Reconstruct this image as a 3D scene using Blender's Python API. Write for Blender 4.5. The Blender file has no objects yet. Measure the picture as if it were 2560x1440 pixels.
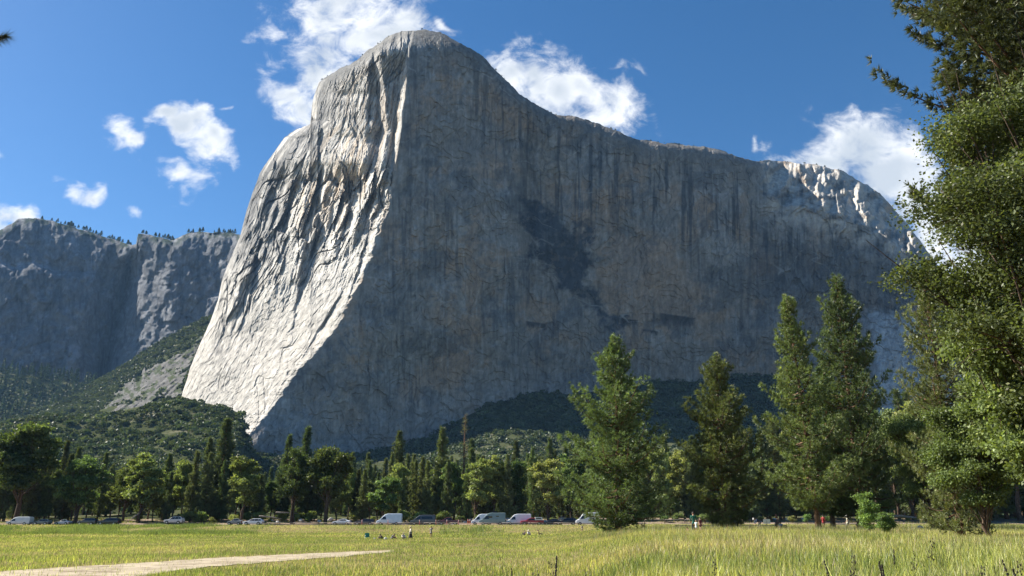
import bpy, math, random
import numpy as np
from math import radians, pi, sin, cos, tan, sqrt
from mathutils import Vector, Matrix

# ------------------------------------------------------------------ camera / world / sun
SC = bpy.context.scene
COL = SC.collection
F = 1924.0                      # focal length in photo pixels (2560 wide)
PITCH = radians(16.78)
EYE = 1.7
cam = bpy.data.objects.new('camera', bpy.data.cameras.new('camera'))
COL.objects.link(cam)
cam.location = (0, 0, EYE)
cam.rotation_euler = (pi/2 + PITCH, 0, 0)
cam.data.sensor_width = 36
cam.data.lens = 36*F/2560
cam.data.clip_start = 0.1
cam.data.clip_end = 20000
SC.camera = cam

SUN_EL, SUN_AZ = radians(40), radians(70)       # azimuth measured from the view direction towards the left
SUN = Vector((-sin(SUN_AZ)*cos(SUN_EL), cos(SUN_AZ)*cos(SUN_EL), sin(SUN_EL)))
sl = bpy.data.lights.new('sun', 'SUN'); sl.energy = 5.0; sl.angle = radians(0.5); sl.color = (1, 0.93, 0.82)
so = bpy.data.objects.new('sun', sl); COL.objects.link(so)
so.rotation_euler = (-SUN).to_track_quat('-Z', 'Y').to_euler()

SC.view_settings.view_transform = 'Standard'
SC.view_settings.look = 'None'
SC.view_settings.exposure = 1.52
SC.view_settings.gamma = 1
SC.render.engine = 'CYCLES'
SC.cycles.use_denoising = True
SC.cycles.denoising_input_passes = 'RGB_ALBEDO_NORMAL'
SC.cycles.denoising_prefilter = 'ACCURATE'
SC.cycles.max_bounces = 5
SC.cycles.diffuse_bounces = 3
SC.cycles.glossy_bounces = 2
SC.cycles.transmission_bounces = 3
SC.cycles.transparent_max_bounces = 6
SC.cycles.volume_bounces = 0
SC.cycles.caustics_reflective = False
SC.cycles.caustics_refractive = False

CP, SP = cos(PITCH), sin(PITCH)
def ae(px, py):
    """direction of a photo pixel as x/y and z/y ratios"""
    cx = (np.asarray(px, float)-1280)/F; cy = (720-np.asarray(py, float))/F
    d = CP - cy*SP
    return cx/d, (SP + cy*CP)/d
def P(px, py, Y):
    a, e = ae(px, py)
    return np.stack([a*Y, np.broadcast_to(Y, np.shape(a*Y)).astype(float), EYE+e*Y], -1)
def proj(x, y, z):
    dz = z-EYE
    w = y*CP+dz*SP; u = -y*SP+dz*CP
    return 1280+F*x/w, 720-F*u/w

world = bpy.data.worlds.new('World'); SC.world = world; world.use_nodes = True
wt = world.node_tree; wn = wt.nodes; wl = wt.links; wn.clear()
def N(tree, typ, **kw):
    n = tree.nodes.new(typ)
    for k, v in kw.items():
        if k.startswith('i_'): n.inputs[int(k[2:])].default_value = v
        else: setattr(n, k, v)
    return n
wo = N(wt, 'ShaderNodeOutputWorld'); bg = N(wt, 'ShaderNodeBackground')
sky = N(wt, 'ShaderNodeTexSky', sky_type='NISHITA', sun_disc=False, sun_elevation=SUN_EL, sun_rotation=-SUN_AZ,
        altitude=1200, air_density=1.0, dust_density=0.6, ozone_density=2.2)
tc = N(wt, 'ShaderNodeTexCoord'); sx = N(wt, 'ShaderNodeSeparateXYZ'); wl.new(tc.outputs['Generated'], sx.inputs[0])
def M(tree, op, a, b=None, c=None, clamp=False):
    n = tree.nodes.new('ShaderNodeMath'); n.operation = op; n.use_clamp = clamp
    for i, v in enumerate((a, b, c)):
        if v is None: continue
        if isinstance(v, (int, float)): n.inputs[i].default_value = v
        else: tree.links.new(v, n.inputs[i])
    return n.outputs[0]
ysafe = M(wt, 'MAXIMUM', sx.outputs[1], 0.12)
uu = M(wt, 'DIVIDE', sx.outputs[0], ysafe); vv = M(wt, 'DIVIDE', sx.outputs[2], ysafe)
uv = N(wt, 'ShaderNodeCombineXYZ'); wl.new(uu, uv.inputs[0]); wl.new(vv, uv.inputs[1])
wn1 = N(wt, 'ShaderNodeTexNoise'); wn1.inputs['Scale'].default_value = 9; wn1.inputs['Detail'].default_value = 3
wl.new(uv.outputs[0], wn1.inputs['Vector'])
off = N(wt, 'ShaderNodeVectorMath', operation='MULTIPLY_ADD'); wl.new(wn1.outputs['Color'], off.inputs[0])
off.inputs[1].default_value = (0.13, 0.13, 0); off.inputs[2].default_value = (-0.065, -0.065, 0)
wuv = N(wt, 'ShaderNodeVectorMath', operation='ADD'); wl.new(uv.outputs[0], wuv.inputs[0]); wl.new(off.outputs[0], wuv.inputs[1])
# cloud masses: direction and extent of each, strength
CL = [(870, 30, 150, 75, 20, 1), (960, 85, 110, 70, 0, 1), (830, 120, 90, 55, 50, .8), (790, 190, 110, 60, 30, .95), (735, 240, 60, 60, 0, .8),
      (760, 290, 60, 45, 0, .85), (700, 100, 40, 14, -50, .35), (655, 160, 28, 20, -60, .4), (710, 325, 30, 16, 0, .5), (760, 30, 70, 40, 0, .6),
      (1255, 175, 75, 55, -20, 1), (1330, 205, 90, 60, -30, 1), (1420, 250, 110, 65, -10, 1), (1500, 270, 90, 60, -30, 1), (1560, 240, 40, 50, -20, .6),
      (1510, 185, 34, 12, 20, .4), (1630, 290, 20, 36, 10, .3), (1100, 75, 42, 14, -25, .6), (1000, 50, 70, 40, 0, .8),
      (2150, 365, 120, 70, -10, 1.1), (2070, 395, 90, 40, 0, 1), (2230, 440, 130, 110, -30, 1.2), (2310, 500, 80, 80, 0, 1), (2290, 560, 70, 110, 0, 1), (2420, 640, 110, 120, 0, .9), (2000, 385, 34, 18, 20, .6), (1920, 360, 9, 16, 0, .35),
      (300, 325, 52, 32, -15, .95), (345, 352, 42, 26, -25, .95), (430, 285, 52, 30, -15, .95), (475, 320, 72, 36, -30, 1), (530, 365, 56, 30, -30, .9), (455, 418, 52, 32, -10, .85), (570, 292, 16, 10, 0, .45),
      (230, 470, 40, 20, -12, .85), (190, 462, 26, 18, 0, .6), (330, 497, 26, 10, -5, .55),
      (30, 540, 80, 32, -12, 1), (-50, 560, 90, 60, 0, 1), (-200, 400, 160, 60, 0, .7), (2800, 300, 200, 120, 0, .8)]
acc = None
for (cx_, cy_, rx, ry, ang, st) in CL:
    a0, e0 = ae(cx_, cy_); a1, e1 = ae(cx_+10, cy_); a2, e2 = ae(cx_, cy_-10)
    mp = N(wt, 'ShaderNodeMapping', vector_type='TEXTURE'); wl.new(wuv.outputs[0], mp.inputs[0])
    mp.inputs['Location'].default_value = (float(a0), float(e0), 0)
    mp.inputs['Rotation'].default_value = (0, 0, radians(ang))
    mp.inputs['Scale'].default_value = (rx*float(a1-a0)/10*1.35, ry*float(e2-e0)/10*1.35, 1)
    ln = N(wt, 'ShaderNodeVectorMath', operation='LENGTH'); wl.new(mp.outputs[0], ln.inputs[0])
    d = M(wt, 'MULTIPLY_ADD', ln.outputs['Value'], -st, st)
    acc = d if acc is None else M(wt, 'SMOOTH_MAX', acc, d, 0.12)
wn2 = N(wt, 'ShaderNodeTexNoise'); wn2.inputs['Scale'].default_value = 20; wn2.inputs['Detail'].default_value = 9; wn2.inputs['Roughness'].default_value = 0.62
wn2.inputs['Distortion'].default_value = 0.35
mp2 = N(wt, 'ShaderNodeMapping'); wl.new(uv.outputs[0], mp2.inputs[0]); mp2.inputs['Scale'].default_value = (1, 1.15, 1); mp2.inputs['Rotation'].default_value = (0, 0, .5)
wl.new(mp2.outputs[0], wn2.inputs['Vector'])
dens = M(wt, 'MULTIPLY_ADD', M(wt, 'SUBTRACT', wn2.outputs[0], .5), 2.3, acc)
cov = N(wt, 'ShaderNodeMapRange', interpolation_type='SMOOTHSTEP'); wl.new(dens, cov.inputs[0])
cov.inputs[1].default_value = 0.0; cov.inputs[2].default_value = 0.88; cov.inputs[4].default_value = 0.97
# thicker middles turn grey
wn3 = N(wt, 'ShaderNodeTexNoise'); wn3.inputs['Scale'].default_value = 11; wn3.inputs['Detail'].default_value = 4
wl.new(uv.outputs[0], wn3.inputs['Vector'])
thick = N(wt, 'ShaderNodeMapRange', interpolation_type='SMOOTHSTEP')
wl.new(M(wt, 'MULTIPLY_ADD', M(wt, 'SUBTRACT', wn3.outputs[0], .5), 1.6, acc), thick.inputs[0]); thick.inputs[1].default_value = .25; thick.inputs[2].default_value = 1.1
cc = N(wt, 'ShaderNodeMix', data_type='RGBA'); wl.new(thick.outputs[0], cc.inputs[0])
cc.inputs[6].default_value = (8.4, 8.5, 8.6, 1); cc.inputs[7].default_value = (4.8, 5.3, 5.9, 1)
hs = N(wt, 'ShaderNodeHueSaturation'); wl.new(sky.outputs[0], hs.inputs['Color']); hs.inputs['Saturation'].default_value = 1.29; hs.inputs['Value'].default_value = 1.0
mx = N(wt, 'ShaderNodeMix', data_type='RGBA'); wl.new(cov.outputs[0], mx.inputs[0]); wl.new(hs.outputs[0], mx.inputs[6]); wl.new(cc.outputs[2], mx.inputs[7])
wl.new(mx.outputs[2], bg.inputs[0]); bg.inputs[1].default_value = 0.050
wl.new(bg.outputs[0], wo.inputs[0])

# ------------------------------------------------------------------ noise
_rg = np.random.RandomState(7)
_perm = _rg.permutation(4096)
_gr = _rg.rand(4096)*2*pi
_gx, _gy = np.cos(_gr), np.sin(_gr)
_rr = _rg.rand(4096)
def pn(x, y, seed=0):
    x = np.asarray(x, float)+seed*17.31; y = np.asarray(y, float)-seed*9.77
    xi = np.floor(x).astype(np.int64); yi = np.floor(y).astype(np.int64); xf = x-xi; yf = y-yi
    def g(i, j, dx, dy):
        h = _perm[(_perm[i & 4095]+j+seed*131) & 4095]
        return _gx[h]*dx+_gy[h]*dy
    u = xf*xf*xf*(xf*(xf*6-15)+10); v = yf*yf*yf*(yf*(yf*6-15)+10)
    a = g(xi, yi, xf, yf); b = g(xi+1, yi, xf-1, yf); c = g(xi, yi+1, xf, yf-1); d = g(xi+1, yi+1, xf-1, yf-1)
    return (a+(b-a)*u+((c+(d-c)*u)-(a+(b-a)*u))*v)*1.5
def fbm(x, y, octv=5, seed=0, gain=.5, lac=2.03):
    s = 0; amp = 1
    for o in range(octv):
        s = s+amp*pn(x, y, seed+o*3); x = x*lac; y = y*lac; amp *= gain
    return s
def ridged(x, y, octv=4, seed=0, gain=.5):
    s = 0; amp = 1
    for o in range(octv):
        s = s+amp*(1-2*np.abs(pn(x, y, seed+o*3))); x = x*2.1; y = y*2.1; amp *= gain
    return s
def ss(a, b, x):
    t = np.clip((np.asarray(x, float)-a)/(b-a), 0, 1); return t*t*(3-2*t)
def worley(x, y, seed=0, jit=.85):
    """nearest cell: three random numbers, offset to its centre, distance to the next cell"""
    x = np.asarray(x, float); y = np.asarray(y, float)
    xi = np.floor(x).astype(np.int64); yi = np.floor(y).astype(np.int64)
    best = np.full(x.shape, 9.); sec = np.full(x.shape, 9.); bid = np.zeros(x.shape, np.int64); bx = np.zeros(x.shape); by = np.zeros(x.shape)
    for i in (-1, 0, 1):
        for j in (-1, 0, 1):
            h = _perm[(_perm[(xi+i) & 4095]+(yi+j)+seed*131) & 4095]
            cx = xi+i+.5+jit*(_rr[h]-.5); cy = yi+j+.5+jit*(_rr[(h+77) & 4095]-.5)
            d = (x-cx)**2+(y-cy)**2
            m = d < best
            sec = np.where(m, best, np.minimum(sec, d)); best = np.where(m, d, best)
            bid = np.where(m, h, bid); bx = np.where(m, x-cx, bx); by = np.where(m, y-cy, by)
    return _rr[(bid+11) & 4095], _rr[(bid+500) & 4095], _rr[(bid+900) & 4095], bx, by, np.sqrt(sec)-np.sqrt(best)
def facets(x, y, seed, tilt=1., step=.5):
    a, b, c, dx, dy, e = worley(x, y, seed)
    return (a-.5)*2*step+tilt*((b-.5)*2*dx+(c-.5)*1.2*dy)
def poly_in(px, py, pts):
    """soft-free point in polygon, vectorised"""
    ins = np.zeros(np.shape(px), bool); n = len(pts)
    for i in range(n):
        x1, y1 = pts[i]; x2, y2 = pts[(i+1) % n]
        if y1 == y2: continue
        c = ((y1 > py) != (y2 > py)) & (px < (x2-x1)*(py-y1)/(y2-y1)+x1)
        ins ^= c
    return ins
def poly_soft(px, py, pts, r=7):
    rg_ = np.random.RandomState(1); return sum(poly_in(px+r*rg_.normal(), py+r*rg_.normal(), pts).astype(float) for _ in range(9))/9
def ipl(x, pts):
    p = np.array(pts, float); return np.interp(x, p[:, 0], p[:, 1])

# ------------------------------------------------------------------ mesh + object helpers
def mesh(name, V, Fs, mats=(), cols=None, smooth=False, mi=None):
    me = bpy.data.meshes.new(name)
    V = np.asarray(V, np.float32)
    if not isinstance(Fs, list): Fs = [Fs]
    Fs = [np.asarray(f, np.int32) for f in Fs if len(f)]
    me.vertices.add(len(V)); me.vertices.foreach_set('co', V.ravel())
    nl = sum(f.size for f in Fs); npoly = sum(len(f) for f in Fs)
    me.loops.add(nl); me.loops.foreach_set('vertex_index', np.concatenate([f.ravel() for f in Fs]))
    me.polygons.add(npoly)
    tot = np.concatenate([np.full(len(f), f.shape[1], np.int32) for f in Fs])
    st = np.concatenate([[0], np.cumsum(tot)[:-1]]).astype(np.int32)
    me.polygons.foreach_set('loop_start', st); me.polygons.foreach_set('loop_total', tot)
    if mi is not None: me.polygons.foreach_set('material_index', np.asarray(mi, np.int32))
    me.polygons.foreach_set('use_smooth', np.full(npoly, bool(smooth)))
    if cols is not None:
        at = me.color_attributes.new('Col', 'FLOAT_COLOR', 'POINT')
        c = np.ones((len(V), 4), np.float32); c[:, :3] = cols
        at.data.foreach_set('color', c.ravel())
    me.update(calc_edges=True)
    for m in (mats if isinstance(mats, (list, tuple)) else [mats]): me.materials.append(m)
    return me
def obj(name, me, parent=None, loc=(0, 0, 0), rz=0, scale=None):
    o = bpy.data.objects.new(name, me); COL.objects.link(o)
    o.location = loc; o.rotation_euler = (0, 0, rz)
    if scale is not None: o.scale = scale if hasattr(scale, '__len__') else (scale,)*3
    if parent: o.parent = parent
    return o
def tag(o, label=None, cat=None, group=None, kind=None):
    if label: o['label'] = label
    if cat: o['category'] = cat
    if group: o['group'] = group
    if kind: o['kind'] = kind
    return o
def thing(name, label, cat, loc=(0, 0, 0), rz=0, group=None, scale=None):
    return tag(obj(name, None, None, loc, rz, scale), label, cat, group)
def grid_faces(nr, nc):
    i = np.arange(nr*nc).reshape(nr, nc)
    return np.stack([i[:-1, :-1], i[1:, :-1], i[1:, 1:], i[:-1, 1:]], -1).reshape(-1, 4)
class MB:
    """collects shapes for one mesh"""
    def __init__(s): s.v = []; s.f = {}; s.n = 0
    def add(s, V, Fc):
        V = np.asarray(V, float)
        for f in Fc: s.f.setdefault(len(f), []).append([k+s.n for k in f])
        s.v.append(V); s.n += len(V)
    def box(s, c, d, rz=0, taper=1):
        x, y, z = [k/2 for k in d]
        V = np.array([(-x, -y, -z), (x, -y, -z), (x, y, -z), (-x, y, -z), (-x*taper, -y*taper, z), (x*taper, -y*taper, z), (x*taper, y*taper, z), (-x*taper, y*taper, z)])
        if rz: V = V @ np.array([[cos(rz), sin(rz), 0], [-sin(rz), cos(rz), 0], [0, 0, 1]])
        s.add(V+np.array(c), [(0, 3, 2, 1), (4, 5, 6, 7), (0, 1, 5, 4), (1, 2, 6, 5), (2, 3, 7, 6), (3, 0, 4, 7)])
    def tube(s, pts, rads, n=6, cap=True):
        pts = np.asarray(pts, float); k = len(pts)
        rads = np.broadcast_to(rads, (k,))
        t = np.gradient(pts, axis=0); t /= np.linalg.norm(t, axis=1)[:, None]+1e-9
        ref = np.array([0, 0, 1.]) if abs(t[0][2]) < .9 else np.array([1., 0, 0])
        V = []
        for i in range(k):
            a = np.cross(t[i], ref); a /= np.linalg.norm(a)+1e-9; b = np.cross(t[i], a)
            for j in range(n):
                q = 2*pi*j/n; V.append(pts[i]+rads[i]*(cos(q)*a+sin(q)*b))
        Fc = [(i*n+j, i*n+(j+1) % n, (i+1)*n+(j+1) % n, (i+1)*n+j) for i in range(k-1) for j in range(n)]
        if cap: Fc += [tuple(range(n-1, -1, -1)), tuple((k-1)*n+j for j in range(n))]
        s.add(V, Fc)
    def blob(s, c, r, rings=6, seg=10, rough=0, rg=None):
        V = [(0, 0, -1)]
        for i in range(1, rings):
            a = -pi/2+pi*i/rings
            V += [(cos(a)*cos(2*pi*j/seg), cos(a)*sin(2*pi*j/seg), sin(a)) for j in range(seg)]
        V.append((0, 0, 1)); V = np.array(V)
        if rough: V = V*(1+rough*(rg.rand(len(V), 1)-.5)*2)
        Fc = [(0, 1+(j+1) % seg, 1+j) for j in range(seg)]
        for i in range(rings-2):
            Fc += [(1+i*seg+j, 1+i*seg+(j+1) % seg, 1+(i+1)*seg+(j+1) % seg, 1+(i+1)*seg+j) for j in range(seg)]
        b = 1+(rings-2)*seg; Fc += [(b+j, b+(j+1) % seg, len(V)-1) for j in range(seg)]
        s.add(V*np.array(r)+np.array(c), Fc)
    def mesh(s, name, mat, smooth=False, cols=None):
        return mesh(name, np.concatenate(s.v), [np.array(v) for v in s.f.values()], mat, cols, smooth)

# ------------------------------------------------------------------ materials
def mat_base(name):
    m = bpy.data.materials.new(name); m.use_nodes = True; t = m.node_tree; t.nodes.clear()
    return m, t, N(t, 'ShaderNodeOutputMaterial')
def simple(name, col, rough=.6, metal=0, var=.08, scale=3, spec=.4, coat=0):
    m, t, o = mat_base(name)
    b = N(t, 'ShaderNodeBsdfPrincipled'); t.links.new(b.outputs[0], o.inputs[0])
    g = N(t, 'ShaderNodeTexCoord'); n = N(t, 'ShaderNodeTexNoise'); n.inputs['Scale'].default_value = scale; n.inputs['Detail'].default_value = 4
    t.links.new(g.outputs['Object'], n.inputs['Vector'])
    r = N(t, 'ShaderNodeMapRange'); t.links.new(n.outputs[0], r.inputs[0]); r.inputs[1].default_value = .3; r.inputs[2].default_value = .7
    r.inputs[3].default_value = 1-var*2; r.inputs[4].default_value = 1+var
    h = N(t, 'ShaderNodeMix', data_type='RGBA', blend_type='MULTIPLY'); h.inputs[0].default_value = 1
    h.inputs[6].default_value = (*col, 1); t.links.new(r.outputs[0], h.inputs[7]); t.links.new(h.outputs[2], b.inputs['Base Color'])
    b.inputs['Roughness'].default_value = rough; b.inputs['Metallic'].default_value = metal
    b.inputs['Specular IOR Level'].default_value = spec; b.inputs['Coat Weight'].default_value = coat
    return m
def leafmat(name, tint=(1, 1, 1), transl=.35, gloss=.05, orand=.25, hue=.03):
    m, t, o = mat_base(name); L = t.links
    at = N(t, 'ShaderNodeAttribute', attribute_name='Col'); oi = N(t, 'ShaderNodeObjectInfo')
    k = N(t, 'ShaderNodeMapRange'); L.new(oi.outputs['Random'], k.inputs[0]); k.inputs[3].default_value = 1-orand; k.inputs[4].default_value = 1+orand
    h = N(t, 'ShaderNodeHueSaturation'); h.inputs['Saturation'].default_value = .86; L.new(at.outputs['Color'], h.inputs['Color']); L.new(k.outputs[0], h.inputs['Value'])
    hr = N(t, 'ShaderNodeMapRange'); L.new(M(t, 'FRACT', M(t, 'MULTIPLY', oi.outputs['Random'], 7.3)), hr.inputs[0]); hr.inputs[3].default_value = .5-hue; hr.inputs[4].default_value = .5+hue
    L.new(hr.outputs[0], h.inputs['Hue'])
    mu = N(t, 'ShaderNodeMix', data_type='RGBA', blend_type='MULTIPLY'); mu.inputs[0].default_value = 1; L.new(h.outputs[0], mu.inputs[6]); mu.inputs[7].default_value = (*tint, 1)
    d = N(t, 'ShaderNodeBsdfDiffuse'); tr = N(t, 'ShaderNodeBsdfTranslucent'); g = N(t, 'ShaderNodeBsdfGlossy'); g.inputs['Roughness'].default_value = .45
    L.new(mu.outputs[2], d.inputs[0]); 
    ty = N(t, 'ShaderNodeMix', data_type='RGBA', blend_type='MULTIPLY'); ty.inputs[0].default_value = 1; L.new(mu.outputs[2], ty.inputs[6]); ty.inputs[7].default_value = (1.25, 1.3, .55, 1)
    L.new(ty.outputs[2], tr.inputs[0])
    a = N(t, 'ShaderNodeMixShader'); a.inputs[0].default_value = transl; L.new(d.outputs[0], a.inputs[1]); L.new(tr.outputs[0], a.inputs[2])
    b = N(t, 'ShaderNodeMixShader'); b.inputs[0].default_value = gloss; L.new(a.outputs[0], b.inputs[1]); L.new(g.outputs[0], b.inputs[2])
    L.new(b.outputs[0], o.inputs[0]); return m
def rockmat(name, sc=1.0, bump=1.0, colvar=.22):
    """vertex colour times fine streaks and blotches, with bump in world size"""
    m, t, o = mat_base(name); L = t.links
    at = N(t, 'ShaderNodeAttribute', attribute_name='Col'); g = N(t, 'ShaderNodeTexCoord')
    mp = N(t, 'ShaderNodeMapping'); L.new(g.outputs['Object'], mp.inputs[0]); mp.inputs['Scale'].default_value = (.12*sc, .12*sc, .022*sc)
    n1 = N(t, 'ShaderNodeTexNoise'); n1.inputs['Scale'].default_value = 1; n1.inputs['Detail'].default_value = 8; n1.inputs['Roughness'].default_value = .65; L.new(mp.outputs[0], n1.inputs['Vector'])
    mp2 = N(t, 'ShaderNodeMapping'); L.new(g.outputs['Object'], mp2.inputs[0]); mp2.inputs['Scale'].default_value = (.05*sc,)*3
    n2 = N(t, 'ShaderNodeTexNoise'); n2.inputs['Scale'].default_value = 1; n2.inputs['Detail'].default_value = 9; n2.inputs['Roughness'].default_value = .7; n2.inputs['Distortion'].default_value = .6; L.new(mp2.outputs[0], n2.inputs['Vector'])
    vo = N(t, 'ShaderNodeTexVoronoi', feature='DISTANCE_TO_EDGE'); mp3 = N(t, 'ShaderNodeMapping'); 
    ad = N(t, 'ShaderNodeVectorMath', operation='MULTIPLY_ADD'); L.new(n2.outputs['Color'], ad.inputs[0]); ad.inputs[1].default_value = (30/sc, 30/sc, 30/sc); L.new(g.outputs['Object'], ad.inputs[2])
    L.new(ad.outputs[0], mp3.inputs[0]); mp3.inputs['Scale'].default_value = (.03*sc, .03*sc, .014*sc); L.new(mp3.outputs[0], vo.inputs['Vector']); vo.inputs['Scale'].default_value = 1
    cr = N(t, 'ShaderNodeMapRange'); L.new(vo.outputs['Distance'], cr.inputs[0]); cr.inputs[1].default_value = 0; cr.inputs[2].default_value = .035
    cr.inputs[3].default_value = .97; cr.inputs[4].default_value = 1
    v1 = N(t, 'ShaderNodeMapRange'); L.new(n1.outputs[0], v1.inputs[0]); v1.inputs[1].default_value = .3; v1.inputs[2].default_value = .7; v1.inputs[3].default_value = 1-colvar*1.3; v1.inputs[4].default_value = 1+colvar
    v2 = N(t, 'ShaderNodeMapRange'); L.new(n2.outputs[0], v2.inputs[0]); v2.inputs[1].default_value = .3; v2.inputs[2].default_value = .7; v2.inputs[3].default_value = 1-colvar; v2.inputs[4].default_value = 1+colvar
    f = M(t, 'MULTIPLY', M(t, 'MULTIPLY', v1.outputs[0], v2.outputs[0]), cr.outputs[0])
    mu = N(t, 'ShaderNodeMix', data_type='RGBA', blend_type='MULTIPLY'); mu.inputs[0].default_value = 1; L.new(at.outputs['Color'], mu.inputs[6]); L.new(f, mu.inputs[7])
    hgt = M(t, 'ADD', M(t, 'ADD', M(t, 'MULTIPLY', n1.outputs[0], .6), n2.outputs[0]), M(t, 'MULTIPLY', cr.outputs[0], .1))
    bp = N(t, 'ShaderNodeBump'); L.new(hgt, bp.inputs['Height']); bp.inputs['Strength'].default_value = .75; bp.inputs['Distance'].default_value = 4.5*bump/sc
    d = N(t, 'ShaderNodeBsdfDiffuse'); d.inputs['Roughness'].default_value = 0; L.new(mu.outputs[2], d.inputs[0]); L.new(bp.outputs[0], d.inputs['Normal'])
    L.new(d.outputs[0], o.inputs[0]); return m
def groundmat(name, c1, c2, scale, bump=.05, c3=None):
    m, t, o = mat_base(name); L = t.links; g = N(t, 'ShaderNodeTexCoord')
    n = N(t, 'ShaderNodeTexNoise'); n.inputs['Scale'].default_value = scale; n.inputs['Detail'].default_value = 8; n.inputs['Roughness'].default_value = .7; L.new(g.outputs['Object'], n.inputs['Vector'])
    cr = N(t, 'ShaderNodeValToRGB'); L.new(n.outputs[0], cr.inputs[0]); cr.color_ramp.elements[0].position = .35; cr.color_ramp.elements[1].position = .65
    cr.color_ramp.elements[0].color = (*c1, 1); cr.color_ramp.elements[1].color = (*c2, 1)
    if c3:
        e = cr.color_ramp.elements.new(.5); e.color = (*c3, 1)
    n2 = N(t, 'ShaderNodeTexNoise'); n2.inputs['Scale'].default_value = scale*14; n2.inputs['Detail'].default_value = 4; L.new(g.outputs['Object'], n2.inputs['Vector'])
    v = N(t, 'ShaderNodeMapRange'); L.new(n2.outputs[0], v.inputs[0]); v.inputs[3].default_value = .7; v.inputs[4].default_value = 1.25
    mu = N(t, 'ShaderNodeMix', data_type='RGBA', blend_type='MULTIPLY'); mu.inputs[0].default_value = 1; L.new(cr.outputs[0], mu.inputs[6]); L.new(v.outputs[0], mu.inputs[7])
    bp = N(t, 'ShaderNodeBump'); L.new(n2.outputs[0], bp.inputs['Height']); bp.inputs['Distance'].default_value = bump; bp.inputs['Strength'].default_value = .7
    d = N(t, 'ShaderNodeBsdfDiffuse'); L.new(mu.outputs[2], d.inputs[0]); L.new(bp.outputs[0], d.inputs['Normal']); L.new(d.outputs[0], o.inputs[0]); return m
M_ROCK = rockmat('granite'); M_FROCK = rockmat('far_granite', .6, 1.2)
M_BOULD = rockmat('boulder_granite', 12, .5, .12)
M_BARK = simple('bark', (.10, .07, .05), .9, var=.3, scale=4, spec=.1)
M_PBARK = simple('pine_bark', (.17, .105, .07), .9, var=.35, scale=3, spec=.1)
M_DEAD = simple('dead_wood', (.30, .27, .24), .9, var=.2, scale=3, spec=.1)
M_NEED = leafmat('pine_needles', (1, 1, 1), .25, .03)
M_LEAF = leafmat('broad_leaves', (1, 1, 1), .36, .014)
M_BRUSH = leafmat('brush_leaves', (1, 1, 1), .2, .02)
M_GRASS = leafmat('meadow_grass', (1, 1, 1), .42, .03, 0, 0)

# ------------------------------------------------------------------ ground height
def G(x, y):
    x = np.asarray(x, float); y = np.asarray(y, float)
    r = x/np.maximum(y, 8)
    s = ss(.02, .19, r)
    left = -.9*ss(4, 30, y)+1.42*ss(165, 197, y)
    right = .60*ss(18, 75, y)-.08*ss(90, 197, y)
    z = left*(1-s)+right*s
    z = z+np.clip(y-209, 0, 60)*.045*(1+0.3*s)
    z = z+.07*fbm(x*.07, y*.07, 3, 3)*ss(3, 15, np.abs(y))*(1-ss(190, 198, y)*(1-ss(210, 220, y)))
    return z
def ground_hit(px, py):
    """pixel onto the ground"""
    a, e = ae(px, py); Y = np.full(np.shape(a), 60.)
    for _ in range(60):
        z = G(a*Y, Y); Yn = (z-EYE)/np.minimum(e, -.004); Y = .6*Y+.4*np.clip(Yn, 5, 240)
    return a*Y, Y

# ------------------------------------------------------------------ El Capitan-like granite wall
TOP = [(440, 1010), (455, 985), (470, 940), (476, 918), (500, 860), (525, 808), (545, 750), (555, 700), (575, 650), (600, 590), (615, 530), (635, 470), (650, 430), (680, 385), (710, 345), (740, 325), (776, 305), (780, 262), (785, 235), (797, 205),
       (830, 182), (870, 163), (910, 135), (960, 96), (1000, 80), (1020, 75), (1060, 72), (1100, 80), (1150, 105), (1200, 135), (1230, 165), (1300, 235), (1350, 268), (1385, 285), (1440, 292), (1480, 305), (1540, 325), (1600, 349), (1650, 355), (1700, 361), (1760, 365),
       (1810, 378), (1860, 395), (1890, 403), (1950, 402), (2020, 408), (2100, 424), (2130, 440), (2160, 458), (2200, 480), (2240, 528), (2270, 560), (2300, 600), (2340, 655), (2380, 715), (2420, 800), (2470, 900), (2520, 1000), (2560, 1060)]
NOSE = [(60, 1040), (100, 1030), (150, 1020), (230, 1014), (330, 1003), (400, 991), (500, 975), (560, 955), (650, 925), (720, 893), (760, 870), (830, 835), (880, 790), (930, 740), (1010, 690), (1070, 640), (1110, 602), (1200, 560)]
LSIL = [(60, 1020), (96, 960), (135, 910), (163, 870), (182, 830), (205, 797), (240, 783), (300, 779), (325, 740), (345, 710), (385, 680), (430, 650), (470, 635), (530, 615), (590, 600), (650, 575), (700, 555), (750, 545), (808, 525), (860, 500), (918, 476), (940, 470), (985, 455), (1200, 400)]
SMO = [(40, 800), (300, 725), (600, 595), (900, 482), (1200, 385)]
_pyr = np.arange(1240, 40, -2.0)
def _nose_depth():
    Y = 1050.; out = []
    nx = ipl(_pyr, NOSE); _, e = ae(nx, _pyr); pe = e[0]
    for py, ee in zip(_pyr, e):
        m = np.interp(py, [70, 95, 130, 200, 400, 600, 900, 1110], [1.1, .8, .22, .08, .10, .18, .26, .42])
        Y += m*Y*(ee-pe)/(1-m*ee); pe = ee; out.append(Y)
    return np.array(out)
_nd = _nose_depth()
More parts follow.
